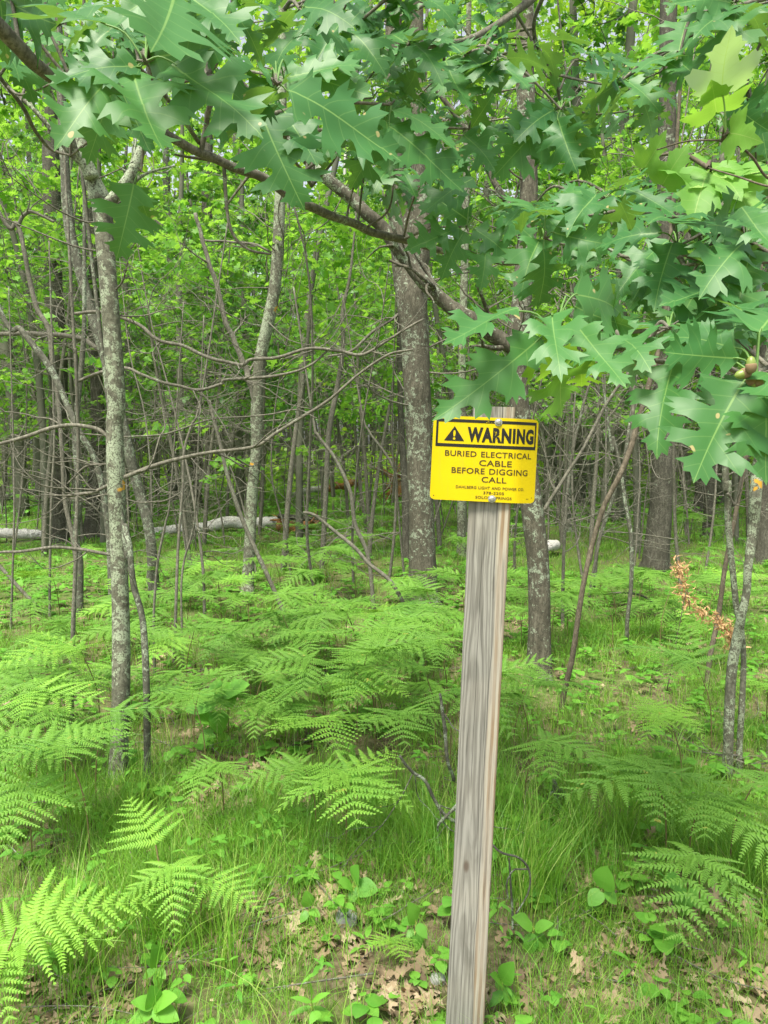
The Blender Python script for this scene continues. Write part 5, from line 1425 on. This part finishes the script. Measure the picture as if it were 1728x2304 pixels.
# ------------------------------------------------------------------ overhanging oak and maple branches near the camera
LOAK = .165
def auto_depth(l, lo, hi): return min(max(LOAK * F / max(l, 1), lo), hi)
def view_leaf(buf, bx, by, tx, ty, d, rng, tmpl=None, stalks=None, node=None, nd=None, W=1.0, face=1, tilt=None, curv=None, L=None, fold=None):
    """leaf whose foot and tip are seen at two pixels; it droops towards the viewer where it is foreshortened"""
    B_ = P(bx, by, d); l = math.hypot(tx - bx, ty - by) / F * d
    L_ = L or max(l * 1.03, LOAK * .86)
    dz = math.sqrt(max(0, L_ * L_ - l * l)) * rng.choice([-1, -1, 1]) * .9
    T_ = P(tx, ty, max(.55, d + dz))
    ax = T_ - B_; 
    vd = -ray(bx, by); vd /= np.linalg.norm(vd)
    up = rng.uniform(.35, .95) if tilt is None else tilt
    nn = (vd * .75 + np.array([0, 0, up]) + rng.randn(3) * .16) * face
    put_leaves(buf, tmpl if tmpl is not None else hi_oak[rng.randint(3)], B_, ax, nn, np.linalg.norm(ax) * 1.04, W * rng.uniform(.92, 1.06), curv if curv is not None else rng.uniform(.15, .75),
               rng.uniform(.08, .34) if fold is None else fold, rng.uniform(.03, .07), rng.rand(), rng.uniform(-.12, .12), rng.randint(99))
    if stalks is not None and node is not None:
        A_ = P(node[0], node[1], nd or d)
        c = (A_ + B_) / 2 + np.array([0, 0, .18 * np.linalg.norm(A_ - B_)])
        tube(stalks, catmull([A_, c, B_, B_ + ax * .06], 10), np.linspace(.0016, .0011, 10), 5, att=(0, .3, .5), cap=False)
def loose_node(buf, stalks, rng, c, n, Ls, twig_to=None, wood=None, down=.35, tmpls=None, toward=.3):
    """a shoot tip with its whorl of leaves at the point c"""
    a0 = rng.uniform(0, 6.28)
    for k in range(n):
        a = a0 + k * 2.4 + rng.uniform(-.3, .3)
        d = np.array([math.cos(a), math.sin(a) * .8 - toward, -rng.uniform(-.15, down * 2)]); d /= np.linalg.norm(d)
        B_ = c + d * rng.uniform(.02, .045) + np.array([0, 0, .012])
        L = Ls * rng.uniform(.75, 1.15)
        vd = np.array([0, 0, CAMZ]) - c; vd /= np.linalg.norm(vd)
        nn = np.array([0, 0, 1.0]) + vd * .45 + rng.randn(3) * .22
        tm = tmpls or hi_oak
        put_leaves(buf, tm[rng.randint(len(tm))], B_, d + np.array([0, 0, -.15]), nn, L, rng.uniform(.9, 1.1), rng.uniform(.3, 1.2), rng.uniform(.1, .45), rng.uniform(.03, .08), rng.rand(), rng.uniform(-.12, .12), rng.randint(99))
        tube(stalks, catmull([c, (c + B_) / 2 + np.array([0, 0, .006]), B_, B_ + d * L * .06], 7), np.linspace(.0015, .001, 7), 4, att=(0, .3, .5), cap=False)
    if twig_to is not None:
        m = (c + twig_to) / 2 + rng.randn(3) * .03
        tube(wood, catmull([twig_to, m, c], 12), np.linspace(.0045, .002, 12), 6, .1, 60, 3, cap=False)
STK = (0.0, .3, .5)
def oak_branch(name, label, cat, main, seed, hero=(), nodes=(), fills=(), twigs=(), leafmat='oak', barkm='bark_twig', extra=None, tmpls=None, young=()):
    """main: list of polylines (px, py, w, Y); hero: ((node px, py, Y), [(bx,by,tx,ty[,opts])...]); fills: (x0,y0,x1,y1,n,Y0,Y1)"""
    rng = np.random.RandomState(seed)
    wb, lf = Buf(), Buf(); st = lf; line = []
    for pl in main:
        q = np.array([P(a, b_, Y_) for a, b_, w, Y_ in pl]); r = np.array([w / F * Y_ / 2 for a, b_, w, Y_ in pl])
        n = max(14, len(q) * 9); qq = catmull(q, n); rr_ = np.interp(np.linspace(0, len(q) - 1, n), np.arange(len(q)), r)
        qq = qq + (noise3(qq * 12, seed) - .5)[:, None] * np.array([.012, .012, .016])
        tube(wb, qq, rr_, 12 if r.max() > .006 else 7, .12, 45, seed, stretch=1); line.append(qq)
    pool = np.concatenate(line)
    e = empty(name, pool[0], label, cat)
    for (nx_, ny_, nY), leaves in hero:
        c = P(nx_, ny_, nY)
        d = np.linalg.norm(pool - c, axis=1); t = pool[int(np.argmin(d))]
        if d.min() > .02: tube(wb, catmull([t, (t + c) / 2 + np.array([0, 0, .015]), c], 10), np.linspace(.005, .0028, 10), 6, .1, 60, 3, cap=False)
        for _ in range(4):
            tube(wb, [c, c + rng.randn(3) * .006 + np.array([0, 0, .004])], [.0028, .0012], 5)
        for h in leaves:
            bx, by, tx, ty = h[:4]; o = h[4] if len(h) > 4 else {}
            dd = nY + o.get('dY', 0)
            view_leaf(lf, bx, by, tx, ty, dd, rng, o.get('t'), st, (nx_, ny_), nY, o.get('W', 1.0), o.get('face', 1), o.get('tilt'), o.get('curv'), o.get('L'), o.get('fold'))
    for (x0, y0, x1, y1, n, Y0, Y1) in fills:
        for _ in range(n):
            c = P(rng.uniform(x0, x1), rng.uniform(y0, y1), rng.uniform(Y0, Y1))
            d = np.linalg.norm(pool - c, axis=1); t = pool[int(np.argmin(d))]
            loose_node(lf, st, rng, c, rng.randint(4, 7), LOAK * rng.uniform(.62, .88), t, wb, tmpls=tmpls)
    part("branch", wb, M[barkm], e)
    f = part("foliage", lf, M[leafmat], e)
    return e

oak_branch("oak_branch", "thick oak branch sweeping down from the upper left with big dark green leaves", "branch",
    [[(-420, -520, 52, 1.2), (-160, -120, 44, 1.35), (0, 61, 37, 1.5), (101, 152, 30, 1.62), (190, 205, 23, 1.8), (271, 250, 19, 1.95), (360, 296, 21, 2.05), (452, 340, 19, 2.1), (530, 374, 19, 2.15), (597, 408, 19, 2.2), (667, 448, 20, 2.25), (740, 482, 19, 2.35), (820, 515, 18, 2.45), (900, 540, 18, 2.5), (1000, 566, 15, 2.55), (1110, 586, 12, 2.6), (1220, 592, 8, 2.65)],
     [(456, 342, 12, 2.1), (462, 290, 11, 2.08), (470, 240, 12, 2.05), (478, 226, 10, 2.05)],
     [(340, 170, 9, 1.85), (400, 250, 9, 1.95), (452, 320, 10, 2.1)],
     [(520, 372, 7, 2.15), (450, 356, 7, 2.12), (392, 348, 5, 2.1)],
     [(508, 370, 9, 2.14), (510, 450, 8, 2.14), (520, 520, 7, 2.13), (560, 560, 6, 2.13), (610, 572, 5, 2.13)],
     [(560, 395, 7, 2.2), (505, 470, 4, 2.2)],
     [(590, 262, 5, 1.7), (640, 310, 6, 1.95), (700, 420, 7, 2.25)],
     [(327, 139, 5, 1.15), (345, 200, 7, 1.5), (330, 270, 8, 2.0)],
     [(620, 190, 5, 1.2), (560, 160, 6, 1.35), (430, 180, 8, 1.7), (330, 200, 9, 1.9)],
     [(0, 170, 9, 2.2), (60, 260, 9, 2.3), (110, 330, 7, 2.4), (160, 350, 5, 2.4)]],
    3,
    hero=[((327, 139, 1.05), [(238, 55, 70, -20, dict(tilt=.7, W=1.0)), (316, 150, 112, 150, dict(tilt=.5, W=.95)), (298, 170, 330, 250, dict(L=.15, tilt=.9)), (255, 176, 140, 275, dict(tilt=.6)),
                              (385, 138, 596, 288, dict(tilt=.55, W=1.0, curv=.1)), (340, 132, 440, 110, dict(dY=.1, tilt=.1, L=.16)), (335, 125, 300, 30, dict(dY=.15))]),
          ((400, -30, 1.05), [(390, -5, 376, 88, dict(L=.17, W=1.25, tilt=.8)), (410, -20, 560, 60, dict(dY=.1)), (390, -30, 240, 10, dict(dY=.15))]),
          ((622, 190, 1.12), [(648, 206, 905, 330, dict(tilt=.5, W=1.12, curv=.12, fold=.1)), (619, 197, 560, 285, dict(L=.16, W=1.05)), (640, 180, 800, 95, dict(dY=.12)), (650, 175, 810, 180, dict(dY=.15)), (610, 185, 480, 250, dict(dY=.1)), (620, 178, 520, 110, dict(dY=.14))]),
          ((590, 245, 1.5), [(590, 258, 660, 455, dict(tilt=.1, W=1.15, fold=.1)), (640, 252, 700, 330, dict(dY=.05)), (575, 250, 480, 330, dict(dY=.1)), (600, 250, 760, 330, dict(dY=.2))]),
          ((255, 195, 1.7), [(253, 205, 192, 350, dict(tilt=-.2, W=.9)), (262, 215, 250, 330, dict(tilt=-.3, dY=.1)), (250, 200, 120, 200, dict(dY=.2)), (270, 200, 330, 330, dict(dY=.2, tilt=-.1))]),
          ((318, 385, 1.9), [(300, 415, 272, 572, dict(tilt=.0, W=1.2, fold=.1)), (305, 420, 345, 520, dict(tilt=.1, dY=.1))]),
          ((20, -20, 1.6), [(10, 0, 92, 55, dict(W=1.3, tilt=-.1)), (0, 0, 20, 140, dict(dY=.2)), (20, -10, 160, -10)]),
          ((880, 235, 1.7), [(882, 250, 1038, 292, dict(W=.75, tilt=.9)), (876, 286, 1038, 405, dict(W=1.0)), (870, 270, 880, 378, dict(dY=.1, tilt=.0)), (865, 275, 800, 430, dict(dY=.15, tilt=-.1))]),
          ((1055, 290, 1.9), [(1042, 302, 1120, 350, dict(W=1.1)), (1060, 290, 1100, 225, dict(dY=.1))]),
          ((1050, 510, 2.1), [(1067, 401, 945, 470, dict(W=1.2, tilt=.8)), (1045, 519, 985, 612, dict(tilt=.1)), (1033, 516, 912, 552, dict(tilt=.3)), (1108, 465, 1200, 540, dict(tilt=.7, W=1.2)), (1066, 514, 1158, 572, dict(tilt=.7)), (1088, 546, 1105, 630, dict(tilt=.6)), (1060, 500, 950, 420, dict(dY=.1, tilt=0))])],
    fills=[(-300, -620, 500, -90, 7, 1.0, 2.2), (-20, 30, 240, 210, 5, 2.0, 2.8), (180, -30, 560, 150, 9, 1.5, 2.4), (640, 60, 880, 300, 5, 1.9, 2.6), (880, 330, 1100, 480, 4, 2.2, 2.8), (240, 230, 470, 300, 2, 2.2, 2.6), (700, 300, 1000, 400, 3, 2.1, 2.6)])  # first fill: unseen leaves overhead, added to shade the ones below

oak_branch("oak_branch", "leafy oak branch hanging into the top centre of the view", "branch",
    [[(1500, -620, 28, 2.3), (1380, -300, 24, 2.2), (1250, -60, 18, 2.1), (1110, 60, 13, 2.0), (1000, 100, 9, 1.9), (920, 110, 6, 1.85)], [(1110, 60, 8, 2.0), (1090, 110, 6, 1.95), (1046, 125, 5, 1.9)],
     [(1250, -60, 10, 2.1), (1200, 60, 8, 2.2), (1250, 180, 7, 2.35), (1262, 240, 6, 2.4)], [(1250, -60, 14, 2.1), (1000, -40, 10, 1.9), (760, -20, 8, 1.7), (640, 20, 6, 1.6)]],
    5,
    hero=[((920, 105, 1.75), [(909, 110, 842, 185), (938, 147, 922, 220, dict(W=1.1)), (934, 94, 985, 140), (925, 90, 1010, 55), (915, 95, 850, 60)]),
          ((1046, 127, 1.8), [(1000, 140, 1062, 222, dict(W=1.1)), (1050, 136, 1062, 235, dict(W=.8)), (1052, 124, 1100, 152), (1050, 118, 1100, 70), (1040, 120, 980, 75)]),
          ((1120, 135, 1.7), [(1112, 130, 1060, 150), (1140, 134, 1256, 118, dict(W=1.2, tilt=-.9, face=-1)), (1115, 140, 1110, 210), (1125, 140, 1200, 190, dict(dY=.1))]),
          ((1262, 246, 2.0), [(1254, 265, 1290, 390, dict(W=1.2, tilt=.3)), (1246, 250, 1125, 385, dict(tilt=-.2, dY=.1)), (1250, 245, 1160, 290, dict(dY=.1)), (1270, 245, 1370, 330, dict(dY=.1)), (1265, 255, 1215, 370, dict(dY=.15, tilt=-.2)), (1270, 262, 1340, 400, dict(dY=.2, tilt=-.2))]),
          ((674, 20, 1.5), [(676, 28, 808, 96), (668, 25, 600, 70), (680, 15, 780, 5)]),
          ((770, 60, 1.7), [(765, 60, 700, 110), (775, 70, 880, 110), (770, 70, 800, 150)])],
    fills=[(400, -650, 1500, -90, 6, 1.1, 2.4), (520, -40, 1150, 60, 10, 1.7, 2.5), (820, 100, 1250, 230, 8, 2.0, 2.7), (1180, 120, 1500, 260, 3, 2.1, 2.8), (1040, 250, 1380, 330, 3, 2.2, 2.8)])  # first fill sits out of view above, added to cast shade on the foliage

oak_branch("oak_branch", "long oak branch reaching in from the right with dense glossy leaves above the sign", "branch",
    [[(1900, 620, 22, 1.6), (1760, 590, 16, 1.65), (1600, 590, 12, 1.65), (1525, 565, 8, 1.6)], [(1600, 590, 8, 1.65), (1480, 600, 8, 1.75), (1350, 560, 7, 1.8), (1225, 540, 5, 1.75)],
     [(1760, 590, 10, 1.65), (1600, 500, 8, 1.8), (1450, 480, 7, 1.9), (1361, 448, 5, 1.85), (1290, 440, 4, 1.85)], [(1900, 620, 12, 1.6), (1780, 540, 9, 1.5), (1670, 520, 5, 1.45)]],
    7,
    hero=[((1225, 537, 1.55), [(1222, 560, 1231, 698, dict(W=1.15, tilt=.35, fold=.08)), (1228, 482, 1160, 430, dict(W=1.3, L=.15, tilt=1.2)), (1243, 522, 1375, 560, dict(W=1.15, tilt=.5)), (1228, 480, 1275, 440, dict(L=.15, W=1.2, tilt=1.2, dY=.05)), (1215, 535, 1160, 640, dict(dY=.1, L=.14))]),
          ((1361, 446, 1.6), [(1345, 430, 1278, 500, dict(W=1.1)), (1375, 425, 1452, 378, dict(tilt=.7)), (1409, 428, 1526, 458, dict(W=.8)), (1388, 446, 1425, 500), (1340, 440, 1230, 405, dict(W=.7)), (1350, 450, 1260, 450, dict(dY=.1))]),
          ((1525, 555, 1.4), [(1520, 500, 1470, 455, dict(W=1.2, L=.15, tilt=1.1)), (1490, 523, 1335, 535, dict(W=1.0, tilt=.6)), (1513, 548, 1458, 678, dict(W=.85, tilt=.6)), (1520, 500, 1590, 470, dict(L=.15, tilt=1.1)), (1535, 560, 1640, 610, dict(dY=.08)), (1505, 545, 1370, 620, dict(dY=.12))]),
          ((1680, 540, 1.35), [(1662, 627, 1508, 668, dict(W=1.1, tilt=.5)), (1668, 645, 1545, 712, dict(W=1.1)), (1680, 546, 1590, 590), (1689, 570, 1650, 690, dict(W=.9)), (1668, 470, 1740, 545), (1690, 600, 1760, 720), (1675, 530, 1600, 480, dict(dY=.1)), (1690, 540, 1640, 440, dict(dY=.1))]),
          ((1640, 640, 1.7), [(1620, 650, 1480, 760, dict(dY=.1)), (1650, 650, 1600, 770), (1660, 650, 1720, 760)])],
    fills=[(1120, 420, 1400, 560, 7, 1.9, 2.5), (1380, 420, 1728, 560, 8, 1.7, 2.4), (1360, 560, 1728, 680, 9, 1.6, 2.1), (1450, 660, 1728, 760, 5, 1.5, 1.9)])

oak_branch("oak_branch", "low oak twig with leaves hanging over the top corner of the warning sign", "branch",
    [[(1900, 880, 12, 1.3), (1700, 838, 12, 1.25), (1600, 822, 11, 1.2), (1510, 815, 11, 1.15), (1440, 803, 10, 1.12), (1390, 795, 9, 1.1), (1330, 782, 8, 1.05), (1290, 768, 10, 1.02), (1255, 751, 9, 1.0)],
     [(1390, 795, 5, 1.1), (1440, 760, 5, 1.2), (1500, 738, 4, 1.25)]],
    9,
    hero=[((1250, 750, 1.0), [(1165, 700, 986, 738, dict(W=.62, tilt=.9, curv=.2)), (1216, 760, 1002, 955, dict(W=.62, tilt=.55, curv=.05, fold=.12)), (1242, 705, 1250, 790, dict(W=.75, L=.14)), (1292, 663, 1472, 695, dict(W=.85, tilt=.5)),
                              (1303, 742, 1408, 848, dict(W=.78)), (1290, 690, 1400, 730, dict(dY=.15, tilt=0))]),
          ((1340, 745, 1.15), [(1378, 746, 1478, 797, dict(W=1.0)), (1350, 740, 1460, 700, dict(dY=.1)), (1330, 750, 1290, 830, dict(dY=.15, tilt=-.1))]),
          ((1505, 738, 1.2), [(1538, 733, 1650, 770, dict(W=1.1)), (1490, 740, 1560, 690, dict(dY=.1)), (1500, 745, 1440, 800, dict(dY=.1)), (1520, 735, 1700, 700, dict(dY=.12))])],
    fills=[(1330, 700, 1480, 740, 2, 1.4, 1.7)])
oak_branch("oak_sprig", "yellow-green young oak leaves glowing below the low twig, right of the sign's top", "leaves",
    [[(1300, 772, 4, 1.06), (1303, 786, 4, 1.06)]], 10, hero=[((1303, 784, 1.06), [(1300, 790, 1212, 890, dict(W=.95, tilt=-.6, face=-1)), (1308, 800, 1310, 880, dict(W=1.0, L=.10, tilt=-.4)), (1298, 788, 1180, 830, dict(W=.8, tilt=-.5, dY=.04))])], leafmat='oak_young')

e = oak_branch("oak_branch", "nearest oak branch at the right with large leaves and green acorns", "branch",
    [[(1950, 770, 18, 1.25), (1820, 800, 15, 1.12), (1745, 830, 13, 1.03), (1700, 848, 11, .99)]], 12,
    hero=[((1702, 845, .98), [(1672, 860, 1545, 1068, dict(W=1.25, tilt=.35, curv=.05, fold=.06)), (1716, 850, 1735, 1080, dict(W=1.1, tilt=.3, curv=.05)), (1662, 806, 1488, 800, dict(W=1.05, tilt=.5, curv=.1)), (1655, 782, 1470, 735, dict(W=.8, tilt=.5, dY=.05)),
                              (1519, 815, 1438, 1005, dict(W=.95, dY=.10, tilt=.2)), (1710, 745, 1790, 640, dict(W=1.1)), (1705, 748, 1640, 640, dict(dY=.06)), (1720, 840, 1800, 900, dict()), (1690, 860, 1600, 990, dict(dY=.15, tilt=-.1))])])
ab, ac = Buf(), Buf()
def acorn(px, py, dx, dy, d, s):
    c = P(px, py, d); t = P(px + dx, py + dy, d) - c; t /= np.linalg.norm(t)
    z = np.linspace(0, 1, 12); r = np.sqrt(np.clip(1 - (z * 1.02 - .35) ** 2 / .45, 0, 1)) * .0075 * s
    a_ = Buf(); tube(a_, c + t * (z[:, None] * .021 * s), np.maximum(r, .0006), 14)
    c_ = Buf(); zc = np.linspace(-.25, .42, 8); rc = np.sqrt(np.clip(1 - ((zc - .25) / .55) ** 2, 0.02, 1)) * .0088 * s
    tube(c_, c + t * (zc[:, None] * .021 * s), rc, 14, .05, 300)
    ao = part("acorn", a_, M['acorn'], e); co_ = Buf()
    ao2 = link("acorn_cap", c_.mesh("acorn_cap", M['acorn_cap'], e.location), ao)
acorn(1683, 838, -28, 8, .965, .82); acorn(1690, 832, 0, -20, .955, .8); acorn(1688, 852, 14, 22, .975, .8); acorn(1706, 858, 8, 16, .97, .6)

oak_branch("oak_branch", "dark oak leaves at the top right corner seen against the sky", "branch",
    [[(1900, -60, 16, 2.0), (1780, -20, 12, 1.9), (1660, 10, 8, 1.85), (1560, 30, 6, 1.9)], [(1780, -20, 8, 1.9), (1700, 120, 7, 1.9), (1680, 200, 5, 1.9)], [(1660, 10, 6, 1.85), (1540, 90, 5, 2.0), (1480, 130, 4, 2.1)]],
    14,
    hero=[((1655, 5, 1.8), [(1650, 10, 1560, 60), (1660, 12, 1640, 100, dict(tilt=-.2)), (1670, 5, 1740, 70), (1650, 5, 1540, -10)]),
          ((1530, 120, 1.9), [(1529, 120, 1535, 15, dict(W=1.1, tilt=-.4)), (1520, 130, 1560, 170), (1500, 125, 1450, 140, dict(W=1.0)), (1490, 130, 1570, 175, dict(tilt=.6))]),
          ((1400, 180, 2.0), [(1362, 178, 1445, 220, dict(W=1.1)), (1390, 185, 1345, 250, dict(tilt=-.1)), (1410, 180, 1480, 230), (1395, 175, 1330, 140)]),
          ((1690, 225, 1.9), [(1650, 225, 1700, 300, dict(tilt=-.2, W=1.2)), (1690, 230, 1740, 330), (1700, 220, 1760, 180)])],
    fills=[(1500, -40, 1728, 60, 4, 2.1, 2.7), (1640, 150, 1728, 400, 4, 2.1, 2.6), (1330, 150, 1480, 220, 2, 2.2, 2.6)])
oak_branch("maple_branch", "red-stemmed maple twig with pale upturned toothed leaves near the upper right corner", "branch",
    [[(1900, 470, 8, 1.5), (1790, 430, 7, 1.45), (1728, 400, 6, 1.42), (1690, 350, 6, 1.4), (1640, 318, 5, 1.36), (1560, 318, 4, 1.4), (1480, 335, 3, 1.5)], [(1728, 420, 5, 1.45), (1640, 400, 4, 1.5), (1590, 380, 3, 1.55)]],
    16,
    hero=[((1634, 303, 1.3), [(1625, 208, 1632, 62, dict(t=hi_maple[0], W=1.12, face=-1, tilt=-.1, curv=.05, fold=.02)), (1612, 255, 1606, 190, dict(t=hi_maple[0], L=.11, face=-1, dY=.05, W=1.1)), (1640, 300, 1700, 300, dict(t=hi_maple[0], L=.10, tilt=.2))]),
          ((1480, 350, 1.6), [(1448, 380, 1502, 300, dict(t=hi_maple[0], tilt=-.3, W=1.1, L=.11)), (1490, 417, 1540, 322, dict(t=hi_maple[0], tilt=-.3, W=1.1, L=.12))]),
          ((1600, 385, 1.6), [(1600, 385, 1680, 430, dict(t=hi_maple[0], W=1.2)), (1590, 390, 1560, 460, dict(t=hi_maple[0], W=1.1)), (1640, 400, 1740, 350, dict(t=hi_maple[0])), (1600, 380, 1680, 350, dict(t=hi_maple[0], L=.12)), (1650, 410, 1700, 480, dict(t=hi_maple[0]))])],
    leafmat='maple', barkm='bark_brown')

# ------------------------------------------------------------------ every copy gets a label of its own, from what it stands beside
LM = [(-30, None, "right of the left edge"), (130, "left", "the dark straight trunk"), (268, None, "the pale lichen tree"), (440, None, "the slender flaking trunk"), (560, None, "the forked grey tree"),
      (740, None, "the straight thin sapling"), (950, None, "the central oak"), (1212, None, "the oak behind the post"), (1310, None, "the leaning brown sapling"), (1483, None, "the stout dark trunk"), (1650, None, "the crossing lichened stems"), (1800, None, "the right edge")]
ORD = ["nearest", "second", "third", "fourth", "fifth", "sixth", "seventh", "eighth", "ninth", "tenth", "eleventh", "twelfth", "thirteenth", "fourteenth", "fifteenth", "sixteenth", "seventeenth", "eighteenth", "nineteenth", "twentieth", "twenty-first", "twenty-second", "twenty-third", "twenty-fourth", "twenty-fifth", "twenty-sixth", "twenty-seventh", "twenty-eighth", "twenty-ninth", "thirtieth"]
byk = {}
for e_, x_, y_, what in PLANTED:
    px_ = 864 + F * x_ / y_
    i_ = min(range(1, len(LM)), key=lambda q: abs(LM[q][0] - px_)); nm_ = LM[i_][2]
    side = "left of" if px_ < LM[i_][0] else "right of"
    if nm_ == "the right edge": side = "beside"
    byk.setdefault((what, side, nm_), []).append((y_, e_))
for (what, side, nm_), lst in byk.items():
    lst.sort(key=lambda q: q[0])
    for k_, (y_, e_) in enumerate(lst):
        if k_ < len(ORD):
            e_["label"] = what + " " + side + " " + nm_ + (", the nearest such one" if k_ == 0 else ", " + ORD[k_] + " going back")
